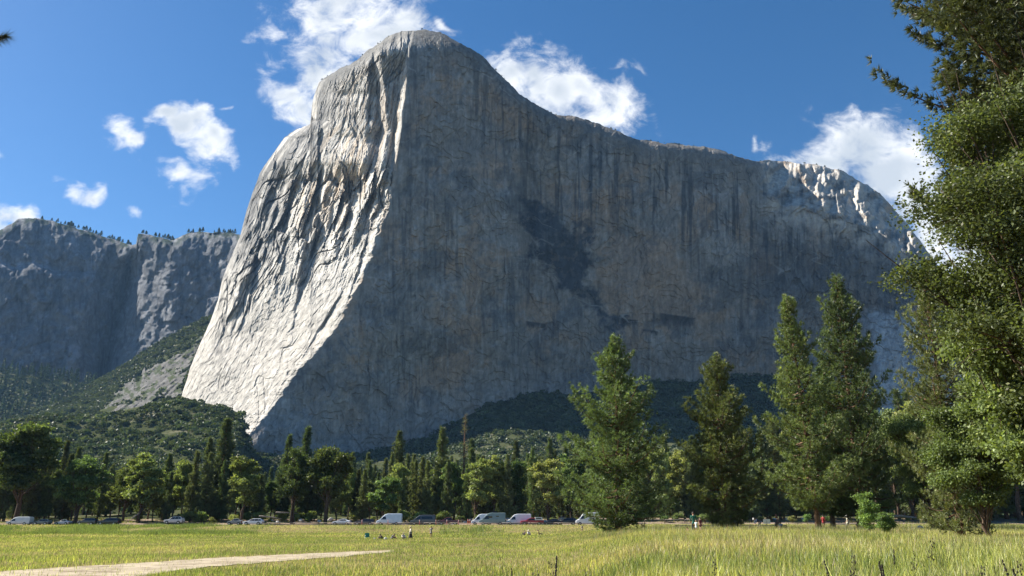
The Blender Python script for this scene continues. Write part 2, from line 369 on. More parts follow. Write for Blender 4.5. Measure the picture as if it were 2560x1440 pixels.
def cliff_Y(px, py, relief=True):
    px = np.asarray(px, float); py = np.asarray(py, float)
    Yn = np.interp(py, _pyr[::-1], _nd[::-1]); nx = ipl(py, NOSE); nx = nx+np.exp(-np.abs(px-nx)/22.)*ss(380, 460, py)*9*fbm(py*.03, py*0+2, 4, 66, .65); L = ipl(py, LSIL)
    d = px-nx
    up = ss(470, 400, py)*ss(85, 125, py)       # the two corner systems of the upper left face
    w1 = 4*fbm(py*.012, py*0+1, 3, 5); w2 = 3*fbm(py*.014, py*0+4, 3, 8)
    s2 = ipl(py, [(100, 1022), (160, 1017), (230, 1012), (330, 1001), (400, 990), (470, 978)])+w2
    s1 = ipl(py, [(100, 946), (160, 950), (250, 964), (330, 966), (400, 956), (470, 940)])+w1
    e1 = ipl(py, [(100, 922), (160, 918), (300, 914), (400, 905), (470, 915)])+w2*1.5
    # integrate slope to the left of the nose
    def seg(a, b):      # length of [px, nose] overlapping [a,b]
        return np.clip(b-np.maximum(px, a), 0, None)*(b > a)
    sl = .95
    plain = sl*np.clip(nx-px, 0, None)
    w_s2, w_s1 = 11*ss(120, 200, py)*ss(430, 330, py)+5, 17+4*fbm(py*.02, py*0+9, 2, 12)
    saw = 2.6*seg(s2-w_s2, s2)-.22*seg(s1+w_s1*0, s2-w_s2)+2.3*seg(s1-w_s1, s1)-.16*seg(e1, s1-w_s1)+sl*seg(L*0-500, e1)
    left = plain*(1-up)+saw*up
    # rounding away at the left silhouette
    left = left+90*np.exp(-np.clip(px-L, -5, 400)/16.)
    # right hand face
    dr = np.clip(d, 0, None)
    right = .10*dr+.20*np.clip(dr-120, 0, None)-.05*np.clip(dr-350, 0, None)
    right = right+14*ss(60, 0, dr)*0
    # bays and buttresses of the right face
    right = right+26*np.exp(-((px-1370)/60)**2)*ss(330, 500, py)*ss(900, 700, py)
    right = right+22*np.exp(-((px-1320)/18)**2)*ss(200, 420, py)*ss(1000, 600, py)
    right = right-20*np.exp(-((px-1230-(py-600)*.05)/60)**2)*ss(430, 650, py)
    # eastern shoulder faces back to the sun and leans
    T = ipl(px, TOP)
    he = ss(1860, 1960, px)
    Bl = np.interp(px, [1860, 1900, 1960, 2050, 2110, 2190, 2250, 2310, 2400, 2560], [410, 478, 512, 528, 548, 580, 620, 642, 660, 700])+16*fbm(px*.03, py*.02, 3, 151)
    east = -.47*np.clip(px-1890, 0, 430)+he*1.5*np.clip(Bl-py, 0, 220)
    right = right+east*1.0
    # apron slabs at the lower right
    ap = ss(2120, 2200, px)*ss(760, 800, py)
    right = right-ap*np.clip(py-760, 0, 400)*.65
    Y = Yn+left+right
    # rounded rim
    hh = np.clip(py-T, 0, None)
    Y = Y+40*np.exp(-hh/7.)
    if relief:
        onl = ss(6, -6, d)
        u = (px-L)/np.maximum(nx-L, 40)
        Ls = ipl(py, SMO); W = np.maximum(nx-Ls, 40)/280.
        wob = fbm(px*.012, py*.010, 4, 21, .55)
        U = (px-Ls)/W**.7+4*wob         # runs along the fall lines
        steep = ss(880, 560, py+260*(u-.45))         # broken pillars high up, smoother slab below
        calm = 1-.75*up
        def tri(q, df):
            f = q-np.floor(q); return np.where(f < 1-df, -f/(1-df), (f-1)/df)
        nA = fbm(px*.006, py*.0045, 3, 81); nB = fbm(px*.02+4, py*.010, 3, 82); nC = fbm(px*.05, py*.03, 2, 83)
        t1 = tri(U/47.+.5*nA+.08*nB+py*.0004, .45)*np.clip(.55+1.0*nB, 0, 1.2)
        t2 = tri(U/17.+.8*nA+.25*nB+py*.0008, .42)*np.clip(.5+1.1*fbm(px*.03, py*.012, 3, 84), 0, 1.2)
        t3 = tri(U/6.6+1.3*nA+.4*nB, .42)*np.clip(.5+1.1*fbm(px*.06, py*.025, 3, 85), 0, 1.2)
        f1 = facets(U/46., py/190.+.3*wob, 31, 1.6, .5)
        f2 = facets(U/19.+3, py/80.+.4*wob, 32, 1.7, .55)
        f3 = facets((U+.35*py*0)/8.5, py/30., 33, 1.6, .5)
        f4 = facets(U/3.6, py/11., 34, 1.4, .6)
        # long dark cracks
        cr = np.abs(pn(U/30.+2*pn(px*.01, py*.006, 35), py/260., 36)); ck = ss(.07, .02, cr)
        cr2 = np.abs(pn(U/13.+1.5*pn(px*.015, py*.008, 46), py/120., 47)); ck2 = ss(.09, .03, cr2)*ss(-.1, .2, fbm(px*.02, py*.02, 2, 48))
        dia = (px*.75+py*.66); dib = (py*.75-px*.66)
        g1 = facets(dia/60.+.5*wob, dib/150., 37, 1.5, .4)
        g2 = facets(dia/20.+.5*wob, dib/46., 38, 1.5, .45)
        g3 = facets(dia/7., dib/20., 39, 1.2, .9)
        lf = steep*calm*(24*t1+9*t2+3.4*t3+13*f1+9*f2+4.6*f3+1.7*f4+12*ck+6*ck2)+(1-steep)*(1.9*g1+1.4*g2+1.15*g3+.8*f4+3*ck*ss(0, .3, wob)+1.6*t1+1.0*t2+.45*t3)+(1-calm)*(1.2*f2+1.0*f3+.5*f4+2*t2+1.2*t3)
        # the big overhang scoops of the middle
        for (x0, y0, rx, ry, am, an) in ((800, 610, 22, 60, 22, .25), (870, 560, 16, 50, 16, .2), (760, 700, 14, 80, 14, .15), (690, 470, 20, 80, 16, .15), (800, 430, 9, 110, 14, .05), (720, 560, 12, 60, 12, .2), (905, 660, 9, 70, 10, .3), (640, 660, 12, 90, 12, .3), (820, 800, 10, 60, 10, .6)):
            xx = (px-x0)+(py-y0)*an; lf = lf+am*np.exp(-(py-y0)**2/(2.*ry**2))*ss(-rx, -rx*.5, xx+3*f3)*ss(rx*1.6, -rx*.2, xx+2*f3)
        q1 = fbm(px*.006, py*.004, 4, 101)
        h1 = facets(px/70.+.7*q1, py/120.+.5*q1, 42, 1.1, .5)
        h2 = facets((px-.3*py)/26., (py+.2*px)/44., 43, 1.2, .5)
        h3 = facets(px/9.+.6*q1, py/17., 44, 1.2, .5)
        h4 = facets((px+.4*py)/3.8, py/6., 45, 1.2, .5)
        ter = np.floor(3*fbm(px*.009, py*.009, 4, 131))
        rf = 10*q1+2.4*h1+1.2*h2+.7*h3+.4*h4+2.0*ter
        Y = Y+lf*onl*ss(0, 25, nx-px+14)+rf*(1-onl)*ss(0, 60, dr)*(1+.35*ss(1900, 2100, px))
    return Y
def rim_jag(px, seed, amp):
    return amp*(fbm(px*.03, px*0, 4, seed, .6)+.5*np.abs(pn(px*.12, px*0+3, seed+9)))
def cliff_cols(px, py):
    n = px.shape
    nx = ipl(py, NOSE); d = px-nx; T = ipl(px, TOP)
    def mixc(c, col, w): return c*(1-w[..., None])+np.array(col)*w[..., None]
    c = np.ones(n+(3,))*np.array((.47, .455, .425))
    L = ipl(py, LSIL); u = (px-L)/np.maximum(nx-L, 40)
    # left face stains: warm ochre high up, darker lichen near the left skyline; corner panel shade painted too
    st = fbm(u*28, py*.004, 4, 201, .6)
    onl = ss(8, -8, d)
    c = mixc(c, (.62, .50, .37), onl*ss(620, 480, py)*ss(100, 220, py)*ss(-.3, .4, st)*ss(.15, .45, u)*.8)
    c = mixc(c, (.17, .17, .165), onl*ss(.25, .85, st+.6*fbm(px*.01, py*.006, 3, 211)+.35*ss(900, 300, py)-.2)*.75*ss(960, 640, py))
    c = mixc(c, (.17, .17, .17), onl*ss(.50, .05, u)*ss(820, 520, py)*.85*ss(-.7, .1, st))
    c = mixc(c, (.17, .17, .17), onl*ss(915, 925, px)*ss(470, 430, py)*ss(120, 160, py)*.5*ss(-.6, .2, st))  # shade of the panel between the two corners, painted dark
    c = mixc(c, (.41, .39, .355), onl*ss(600, 860, py)*.9)
    # right face: darker granite, its base lowered further to deepen the shade
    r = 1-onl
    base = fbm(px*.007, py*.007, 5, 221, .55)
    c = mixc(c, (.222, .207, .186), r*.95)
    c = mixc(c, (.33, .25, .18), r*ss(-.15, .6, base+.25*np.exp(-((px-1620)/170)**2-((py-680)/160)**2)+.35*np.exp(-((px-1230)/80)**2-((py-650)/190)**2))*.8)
    c = mixc(c, (.115, .125, .135), r*ss(.1, .6, fbm(px*.010+7, py*.012, 5, 231, .6))*.65)
    c = mixc(c, (.30, .305, .30), r*ss(.2, .65, fbm(px*.012+3, py*.010, 5, 241, .6))*.6)
    # water streaks
    hs_ = (py-T)
    s1 = fbm(px*.075, py*.0035, 4, 251, .65)
    c = mixc(c, (.075, .08, .085), r*ss(.12, .55, s1)*ss(0, 70, hs_)*ss(340, 130, hs_+60*pn(px*.05, px*0, 5))*.85*ss(1150, 1400, px))
    c = mixc(c, (.085, .09, .095), r*ss(.12, .5, s1)*.6*ss(-.3, .3, fbm(px*.006, py*.004, 3, 253)))
    c = mixc(c, (.33, .33, .32), r*ss(.3, .7, fbm(px*.09+11, py*.006, 4, 261, .6))*.35)
    # dark top zone of the rim
    c = mixc(c, (.15, .15, .145), ss(75, 12, hs_)*ss(1150, 1300, px)*.6*ss(2000, 1880, px))
    # diorite patch
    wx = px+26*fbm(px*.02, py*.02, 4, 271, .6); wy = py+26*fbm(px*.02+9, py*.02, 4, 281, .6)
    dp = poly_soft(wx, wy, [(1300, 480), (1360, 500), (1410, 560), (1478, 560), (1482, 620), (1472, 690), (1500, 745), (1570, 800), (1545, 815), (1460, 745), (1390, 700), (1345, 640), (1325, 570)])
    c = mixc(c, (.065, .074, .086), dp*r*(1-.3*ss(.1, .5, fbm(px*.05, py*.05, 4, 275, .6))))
    dp = poly_soft(wx, wy, [(1920, 600), (2080, 620), (2300, 600), (2400, 700), (2360, 780), (2180, 780), (2130, 740), (1990, 760), (1800, 720), (1750, 690)])
    c = mixc(c, (.10, .11, .12), dp*r*.55)
    dp = poly_soft(wx, wy, [(1880, 500), (1960, 500), (2010, 600), (2000, 700), (1960, 690), (1920, 590)])
    c = mixc(c, (.08, .085, .09), dp*r*ss(-.2, .25, s1)*.8)
    dp = poly_soft(wx, wy, [(1750, 590), (1830, 570), (1870, 620), (1860, 660), (1790, 665)])
    c = mixc(c, (.33, .33, .32), dp*r*.6)
    dp = poly_soft(wx, wy, [(1500, 620), (1600, 560), (1700, 640), (1760, 720), (1760, 800), (1650, 780), (1540, 780), (1500, 720)])
    c = mixc(c, (.32, .25, .19), dp*r*.6)
    # roofs with seepage, pale bottom
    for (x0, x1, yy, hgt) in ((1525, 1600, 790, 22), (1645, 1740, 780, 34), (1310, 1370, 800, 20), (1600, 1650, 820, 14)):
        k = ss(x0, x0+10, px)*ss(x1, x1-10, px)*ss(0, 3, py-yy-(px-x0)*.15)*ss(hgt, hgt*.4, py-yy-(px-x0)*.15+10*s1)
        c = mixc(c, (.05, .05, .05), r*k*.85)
    ap = ss(2120, 2200, px)*ss(770, 800, py+20*pn(px*.03, py*0, 7))
    c = mixc(c, (.46, .45, .43), ap*.85)
    c = mixc(c, (.22, .20, .19), ap*ss(.2, .6, fbm(px*.03+py*.012, py*.01-px*.004, 4, 291))*.6)
    c = mixc(c, (.30, .30, .30), r*ss(930, 1080, py)*.6)
    c = mixc(c, (.50, .47, .42), ss(1890, 1930, px)*ss(200, 130, hs_)*ss(700, 620, py)*.75*ss(-.7, .2, fbm(px*.02, py*.03, 3, 295)))  # sunlit eastern shoulder painted paler so it reads as lit
    c = mixc(c, (.15, .15, .145), ss(42, 6, hs_)*ss(1350, 1250, px)*ss(780, 830, px)*.75)
    # open cracks and joints, dark with dirt and lichen; dashes paint small overhang shadows
    Ls = ipl(py, SMO); U = (px-Ls)/(np.maximum(nx-Ls, 40)/280.)**.7+4*fbm(px*.012, py*.010, 4, 21, .55)
    ln = ss(.05, .015, np.abs(pn(U/30.+2*pn(px*.01, py*.006, 35), py/260., 36)))
    ln = np.maximum(ln, ss(.07, .02, np.abs(pn(U/13.+1.5*pn(px*.015, py*.008, 46), py/120., 47)))*ss(-.1, .2, fbm(px*.02, py*.02, 2, 48)))
    ln = np.maximum(ln, .8*ss(.10, .03, np.abs(pn(U/6.+pn(px*.02, py*.02, 52), py/34., 53)))*ss(.0, .3, fbm(px*.03, py*.02, 2, 54)))
    low = ss(960, 700, py+260*(u-.45)); dsh = ss(.12, .03, np.abs(pn((px*.75+py*.66)/7., (py*.75-px*.66)/22., 67)))*ss(.05, .3, fbm(px*.025, py*.02, 3, 68))
    c = mixc(c, (.13, .13, .13), onl*np.maximum(ln*.6*low, dsh*.55*(1-low)))
    q = fbm(px*.004, py*.004, 4, 55)
    rl = ss(.035, .01, np.abs(pn(px/60.+2.2*q, py/110.-1.5*q, 56)))*ss(-.1, .2, fbm(px*.01, py*.01, 2, 57))
    rl = np.maximum(rl, ss(.05, .015, np.abs(pn((px-.4*py)/34.+1.5*q, (py+.3*px)/60., 58)))*ss(.1, .35, fbm(px*.012, py*.012, 2, 59)))
    c = mixc(c, (.07, .07, .072), rl*r*.3)
    ll = ss(.035, .01, np.abs(pn((px+.7*py)/80.+2*q, (py-.5*px)/90., 60)))*ss(.05, .3, fbm(px*.012, py*.012, 2, 63))
    c = mixc(c, (.36, .35, .33), ll*r*.5)
    # fine salt and pepper
    c = c*(1+.16*fbm(px*.12, py*.08, 4, 301, .7))[..., None]
    return np.clip(c, .03, .75)
NC, NR = 1060, 560
pxs = np.linspace(441, 2558, NC)
Tj = ipl(pxs, TOP)+rim_jag(pxs, 11, 3.0)
t = np.linspace(0, 1, NR)[:, None]**1.05
PX = np.broadcast_to(pxs[None, :], (NR, NC)); PYb = 1175.
PY = Tj[None, :]+(PYb-Tj[None, :])*t
YY = cliff_Y(PX, PY)
V = P(PX, PY, YY)
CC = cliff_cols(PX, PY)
back = []; bc = []
zt = V[0][:, 2]
for k, (dy, dz) in enumerate(((1500, -260), (900, -120), (420, -45), (140, -16), (40, -4), (10, -.5))):
    b = V[0].copy(); sc_ = (b[:, 1]+dy)/b[:, 1]
    b[:, 1] += dy; b[:, 0] = b[:, 0]*(1+(sc_-1)*.55); b[:, 2] = np.maximum(zt+dz*(zt/900), -8); back.append(b); bc.append(CC[0]*.9)
V = np.concatenate([np.array(back), V]); CC = np.concatenate([np.array(bc), CC])
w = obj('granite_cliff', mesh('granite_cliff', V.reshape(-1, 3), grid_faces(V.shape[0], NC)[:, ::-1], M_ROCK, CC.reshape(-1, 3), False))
tag(w, 'huge grey granite cliff with sunlit left face and shaded right face', 'cliff', None, 'structure')

# ------------------------------------------------------------------ far cliffs on the left
FT = [(-260, 660), (-150, 620), (-60, 590), (0, 576), (22, 560), (45, 548), (90, 545), (120, 549), (200, 571), (260, 592), (330, 613), (341, 610), (344, 584), (352, 582), (400, 592), (432, 601), (447, 592), (465, 585), (500, 578), (590, 583), (680, 600)]
def far_Y(px, py):
    Y = 2350-.55*(py-600)
    g = ipl(py, [(600, 335), (700, 320), (800, 290), (950, 255), (1060, 240)])
    Y = Y+260*np.exp(-np.abs((px-g)/34.)**1.3)*ss(600, 700, py)
    Y = Y+np.where(px < g, .9*(px-g)*-.35, 0)*0
    Y = Y-np.clip(px-g, 0, 400)*.25+120*ss(g, g-60, px)
    Y = Y+.5*np.clip(px, 0, 300)
    # ledge across the dome
    led = 655+.14*px+6*np.sin(px*.05)
    Y = Y-42*ss(-6, 14, py-led)*ss(300, 180, px)+.7*np.clip(py-560, 0, 90)*-.4
    Y = Y+60*np.exp(-(py-ipl(px, FT))/9)
    Y = Y+26*fbm(px*.012, py*.009, 5, 401, .55)+5*fbm(px*.05, py*.02, 4, 411, .6)+15*facets((px+.35*py)/40., (py-.3*px)/60., 415, .9, .5)+7*facets((px+.3*py)/13., (py-.3*px)/20., 416, 1., .5)+7*fbm((px+py*.5)*.05, (py-px*.3)*.03, 4, 421)
    Y = Y+7*np.abs(pn((px+py*.45)*.03, (py-px*.4)*.012, 431))*ss(330, 400, px)
    return Y
NC2, NR2 = 330, 210
p2 = np.linspace(-260, 680, NC2); T2 = ipl(p2, FT)+rim_jag(p2, 31, 2.5)
PX = np.broadcast_to(p2[None, :], (NR2, NC2)); PY = T2[None]+(1080-T2[None])*np.linspace(0, 1, NR2)[:, None]
V = P(PX, PY, far_Y(PX, PY))
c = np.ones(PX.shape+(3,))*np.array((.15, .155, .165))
k = ss(.2, .7, fbm(PX*.07, PY*.012, 4, 441, .6)); c = c*(1-.35*k[..., None])
k = ss(.15, .6, fbm(PX*.02, PY*.02, 5, 451, .6)); c = c*(1+.45*k[..., None])
k = ss(14, 0, np.abs(PY-(655+.14*PX+6*np.sin(PX*.05))))*ss(200, 60, PX); c = c*(1+.7*k[..., None])  # lit edge of the ledge, painted into the colour
k = ss(.25, .55, fbm(PX*.03, PY*.05, 4, 461, .6))*ss(500, 700, PX+PY-700)*0+ss(26, 4, PY-T2[None])*ss(-.3, .2, fbm(PX*.05, PY*.05, 3, 471)); c = c*(1-k[..., None]*.8)+np.array((.03, .045, .025))*k[..., None]*.8
back = []
for dy, dz in ((1100, -150), (500, -60), (120, -10)):
    b = V[0].copy(); b[:, 1] += dy; b[:, 2] += dz; back.append(b)
V = np.concatenate([np.array(back), V]); c = np.concatenate([np.array([c[0]]*3), c])
tag(obj('far_cliffs', mesh('far_cliffs', V.reshape(-1, 3), grid_faces(V.shape[0], NC2)[:, ::-1], M_FROCK, c.reshape(-1, 3), True)),
    'hazy blue grey cliffs with a wooded rim beyond the left slope', 'cliff', None, 'structure')

# ------------------------------------------------------------------ slopes, all in (x/y, z/y) space
def aelist(pts): 
    p = np.array(pts, float); a, e = ae(p[:, 0], p[:, 1]); return a, e
R1 = [(-500, 1120), (-200, 1085), (0, 1060), (100, 1040), (250, 1040), (350, 1015), (455, 992), (500, 1003), (560, 1018), (600, 1030), (612, 1040), (624, 1112), (660, 1128), (900, 1128), (1000, 1108), (1060, 1088), (1110, 1060), (1150, 1035), (1220, 995), (1300, 978),
      (1450, 970), (1600, 945), (1730, 938), (1900, 925), (2000, 935), (2150, 985), (2300, 1030), (2700, 1060), (3200, 1100)]
a1_, e1_ = aelist(R1)
r1px = np.array(R1, float)
yb = np.where((r1px[:, 0] > 618) & (r1px[:, 0] < 2600), cliff_Y(np.clip(r1px[:, 0], 450, 2550), r1px[:, 1], False)+25, 900)
yb = np.where(r1px[:, 0] <= 618, np.interp(r1px[:, 0], [-500, 455, 618], [900, 985, 960]), yb)
H1_Y0 = 236.
aS_, eS_ = aelist([(-500, 1120), (-200, 1100), (0, 1085), (300, 1085), (450, 1095), (624, 1120), (660, 1128), (900, 1128), (1000, 1108), (1060, 1088), (1110, 1060), (1150, 1035), (1220, 995), (1300, 978), (1450, 970), (1600, 945), (1730, 938), (1900, 925), (2000, 935), (2150, 985), (2300, 1030), (2700, 1060), (3200, 1100)])
def H1(a, Y):
    er = np.interp(a, aS_, eS_); ehump = np.interp(a, a1_, e1_)-er; Yb = np.interp(a, a1_, yb)
    z0 = G(a*H1_Y0, H1_Y0); e0 = (z0-EYE)/H1_Y0
    t = np.clip((Y-H1_Y0)/(Yb-H1_Y0), 0, 1); tt = np.log(1+3*t)/np.log(4)
    e = e0+(er-e0)*(.30*tt+.70*tt**4.5)+ehump*ss(.45, 1, t)
    z = EYE+Y*e
    z = z+ss(0, .1, t)*(1-ss(.9, 1, t))*6*fbm(a*Y*.012, Y*.012, 4, 501)
    over = np.clip(Y-Yb, 0, None)
    return z-over*.7
def terrain(x, y):
    """height anywhere on the valley floor or the near slope"""
    x = np.asarray(x, float); y = np.asarray(y, float)
    return np.where(y > H1_Y0, H1(x/np.maximum(y, 1), np.maximum(y, H1_Y0)), G(x, y))
M_SLOPE = groundmat('slope_soil', (.05, .055, .028), (.12, .115, .075), .03, .4, (.05, .06, .028))
A = np.linspace(-1.0, 1.05, 420); YR = np.concatenate([np.linspace(236, 420, 60), np.linspace(425, 1500, 150)])
AA, Y_ = np.meshgrid(A, YR); Z = H1(AA, Y_); Z[0] -= .3
tag(obj('talus_slope', mesh('talus_slope', np.stack([AA*Y_, Y_, Z], -1).reshape(-1, 3), grid_faces(*AA.shape)[:, ::-1]*1, M_SLOPE, None, True)),
    'brush covered talus slope rising to the foot of the cliff', 'slope', None, 'structure')
R2 = [(-500, 1100), (-200, 1078), (0, 1048), (80, 1018), (200, 975), (262, 944), (330, 903), (400, 855), (470, 815), (530, 790), (620, 740)]
a2_, e2_ = aelist(R2)
def H2(a, Y):
    er = np.interp(a, a2_, e2_); lo = ae(300, 1085)[1]
    t = np.clip((Y-1250)/(2000-1250), 0, 1)
    return EYE+Y*(lo+(er-lo)*t**.9)+ss(0, .1, t)*(1-ss(.9, 1, t))*9*fbm(a*Y*.01, Y*.01, 4, 511)-np.clip(Y-2000, 0, None)*.6
A = np.linspace(-1.0, -.33, 150); AA, Y_ = np.meshgrid(A, np.linspace(1250, 2150, 90))
tag(obj('gully_slope', mesh('gully_slope', np.stack([AA*Y_, Y_, H2(AA, Y_)], -1).reshape(-1, 3), grid_faces(*AA.shape)[:, ::-1], M_SLOPE, None, True)),
    'steep green slope rising left of the big cliff', 'slope', None, 'structure')
R3 = [(-500, 960), (0, 930), (150, 948), (250, 965), (340, 955), (430, 940), (560, 900)]
a3_, e3_ = aelist(R3)
def H3(a, Y):
    er = np.interp(a, a3_, e3_); lo = ae(300, 1090)[1]
    t = np.clip((Y-1700)/400, 0, 1)
    return EYE+Y*(lo+(er-lo)*t)-np.clip(Y-2100, 0, None)*.3
A = np.linspace(-1.0, -.36, 60); AA, Y_ = np.meshgrid(A, np.linspace(1700, 2250, 30))
tag(obj('far_slope', mesh('far_slope', np.stack([AA*Y_, Y_, H3(AA, Y_)], -1).reshape(-1, 3), grid_faces(*AA.shape)[:, ::-1], M_SLOPE, None, True)),
    'hazy wooded slope below the far cliffs', 'slope', None, 'structure')

# exposed slabs in the left slope
def slab_patch(name, poly, Yf, label, seed, tone):
    xs = [p[0] for p in poly]; ys = [p[1] for p in poly]
    nx_, ny_ = int((max(xs)-min(xs))/2), int((max(ys)-min(ys))/2)
    PX, PY = np.meshgrid(np.linspace(min(xs), max(xs), nx_), np.linspace(min(ys), max(ys), ny_))
    wx = PX+9*fbm(PX*.05, PY*.05, 3, seed); wy = PY+9*fbm(PX*.05+5, PY*.05, 3, seed+1)
    ins = poly_in(wx, wy, poly)
    al = PX*.62+PY*.78           # across the diagonal ribs
    Y = Yf(PX, PY)-18-26*np.abs(pn(al*.05, (PX-PY)*.004, seed+3))-9*fbm(al*.14, (PX-PY)*.012, 4, seed+5)-4*fbm(PX*.15, PY*.15, 3, seed+7)
    Y = Y+np.where(ins, 0, 60)
    V = P(PX, PY, Y).reshape(-1, 3)
    f = grid_faces(ny_, nx_); keep = ins.ravel()[f].sum(1) >= 1; f = f[keep][:, ::-1]
    c = np.ones(PX.shape+(3,))*tone*(1+.3*fbm(al*.2, (PX-PY)*.02, 3, seed+9))[..., None]*np.array((1, .98, .94))
    k = ss(.05, .3, fbm(PX*.06, PY*.06, 4, seed+11, .6)); c = c*(1-k[..., None]*.8)+np.array((.05, .065, .03))*k[..., None]*.8
    used = np.unique(f); rm = np.full(len(V), -1); rm[used] = np.arange(len(used))
    tag(obj(name, mesh(name, V[used], rm[f], M_ROCK, np.clip(c.reshape(-1, 3)[used], .02, .7), True)), label, 'rock slab', None, 'structure')
def h2Y(px, py):
    a, e = ae(px, py); er = np.interp(a, a2_, e2_); lo = ae(300, 1085)[1]
    return 1250+750*np.clip((e-lo)/(er-lo), .02, 1)**1.11
slab_patch('rock_ribs', [(250, 1038), (275, 1000), (318, 958), (365, 925), (420, 900), (480, 868), (512, 835), (505, 880), (470, 925), (452, 990), (430, 1000), (400, 985), (372, 1022), (335, 1040), (300, 1030), (280, 1046)], h2Y,
           'pale diagonal granite ribs breaking out of the green slope', 601, .13)

# ------------------------------------------------------------------ valley floor
xs = np.concatenate([-np.geomspace(3900, 160, 40), np.linspace(-155, 155, 160), np.geomspace(160, 3900, 40)])
ys = np.concatenate([-np.geomspace(90, 4, 12), np.linspace(0, 260, 180), np.geomspace(265, 4300, 30)])
XX, YG = np.meshgrid(xs, ys); Z = G(XX, np.minimum(YG, 242)); Z = Z-ss(238, 300, YG)*14*(1-ss(.8, 1.1, np.abs(XX/np.maximum(YG, 1))))
M_SOIL = groundmat('meadow_soil', (.13, .105, .05), (.16, .17, .05), .12, .03, (.20, .16, .08))
tag(obj('meadow_ground', mesh('meadow_ground', np.stack([XX, YG, Z], -1).reshape(-1, 3), grid_faces(*XX.shape)[:, ::-1], M_SOIL, None, True)), 'flat grassy meadow floor of the valley', 'ground', None, 'structure')
def strip(name, y0, y1, dz, mat, label, x0=-320, x1=320, n=5, wob=0):
    X, Yv = np.meshgrid(np.linspace(x0, x1, 300), np.linspace(0, 1, n))
    lo = y0+wob*fbm(X*.05, X*0, 3, 7); hi = y1+wob*fbm(X*.05, X*0+5, 3, 9)
    Yv = lo+(hi-lo)*Yv
    tag(obj(name, mesh(name, np.stack([X, Yv, G(X, Yv)+dz], -1).reshape(-1, 3), grid_faces(*X.shape)[:, ::-1], mat, None, True)), label, 'road' if 'road' in name else 'ground', None, 'structure')
M_DIRT = groundmat('dirt_shoulder', (.20, .145, .105), (.28, .225, .18), .5, .02)
M_ASPH = groundmat('asphalt', (.10, .095, .095), (.15, .14, .135), .8, .01)
M_PATH = groundmat('sandy_path', (.19, .155, .11), (.40, .345, .26), .7, .05, (.32, .275, .205))
strip('dirt_verge', 196.5, 240, .012, M_DIRT, 'bare dirt verge along the road', wob=1.5, n=24)
strip('road', 201.5, 208.5, .03, M_ASPH, 'asphalt valley road behind the parked vehicles')
UP = [(-400, 1470), (-60, 1436), (0, 1430), (130, 1421), (260, 1414), (400, 1405), (520, 1397), (700, 1388), (860, 1381), (950, 1377), (1060, 1371), (1215, 1363)]
LO = [(-400, 1600), (-60, 1530), (100, 1490), (250, 1462), (370, 1441), (440, 1428), (520, 1418), (700, 1404), (860, 1392), (950, 1383), (1060, 1374), (1215, 1365)]
pp = np.linspace(-400, 985, 160); upv = ipl(pp, UP)+1.2*fbm(pp*.03, pp*0, 3, 71); lov = np.maximum(ipl(pp, LO)+1.5*fbm(pp*.03, pp*0, 3, 77), upv+1)
rows = []
for q in np.linspace(0, 1, 9):
    gx, gy = ground_hit(pp, upv*(1-q)+lov*q); rows.append(np.stack([gx, gy, G(gx, gy)+.03+.0*gx], -1))
rows = np.array(rows)
tag(obj('sandy_path', mesh('sandy_path', rows.reshape(-1, 3), grid_faces(9, 160), M_PATH, None, True)), 'pale sandy footpath crossing the meadow from the lower left', 'path', None, 'structure')
def on_path(x, y, m=0):
    px, py = proj(x, y, G(x, y)); return (py > ipl(px, UP)-m) & (py < ipl(px, LO)+m) & ((px < 975) | (px > 1140)) & (px < 1215)

# ------------------------------------------------------------------ foliage generators
def rand_dirs(rg, n):
    v = rg.normal(size=(n, 3)); return v/(np.linalg.norm(v, axis=1)[:, None]+1e-9)
def leaves(cent, size, rg, asp=.55, flat=.0):
    """one diamond leaf per centre"""
    n = len(cent); d = rand_dirs(rg, n); d[:, 2] *= (1-flat); d /= np.linalg.norm(d, axis=1)[:, None]
    o = rand_dirs(rg, n); s = np.cross(d, o); s /= np.linalg.norm(s, axis=1)[:, None]+1e-9
    size = np.broadcast_to(size, (n,))[:, None]
    V = np.stack([cent-d*size*.5, cent+s*size*asp*.5, cent+d*size*.5, cent-s*size*asp*.5], 1).reshape(-1, 3)
    return V, np.arange(4*n).reshape(n, 4)
def needles(cent, dirs, ln, wd, k, rg, spread=.9):
    """k thin triangles fanning out of each centre"""
    n = len(cent); C = np.repeat(cent, k, 0); D = np.repeat(dirs, k, 0)+spread*rand_dirs(rg, n*k)
    D /= np.linalg.norm(D, axis=1)[:, None]; S = np.cross(D, rand_dirs(rg, n*k)); S /= np.linalg.norm(S, axis=1)[:, None]+1e-9
    L = np.repeat(np.broadcast_to(ln, (n,)), k)[:, None]*(.7+.5*rg.rand(n*k, 1))
    w = wd*(.7+.6*rg.rand(n*k, 1))
    V = np.stack([C-S*w*.5, C+S*w*.5, C+D*L], 1).reshape(-1, 3)
    return V, np.arange(3*n*k).reshape(-1, 3)
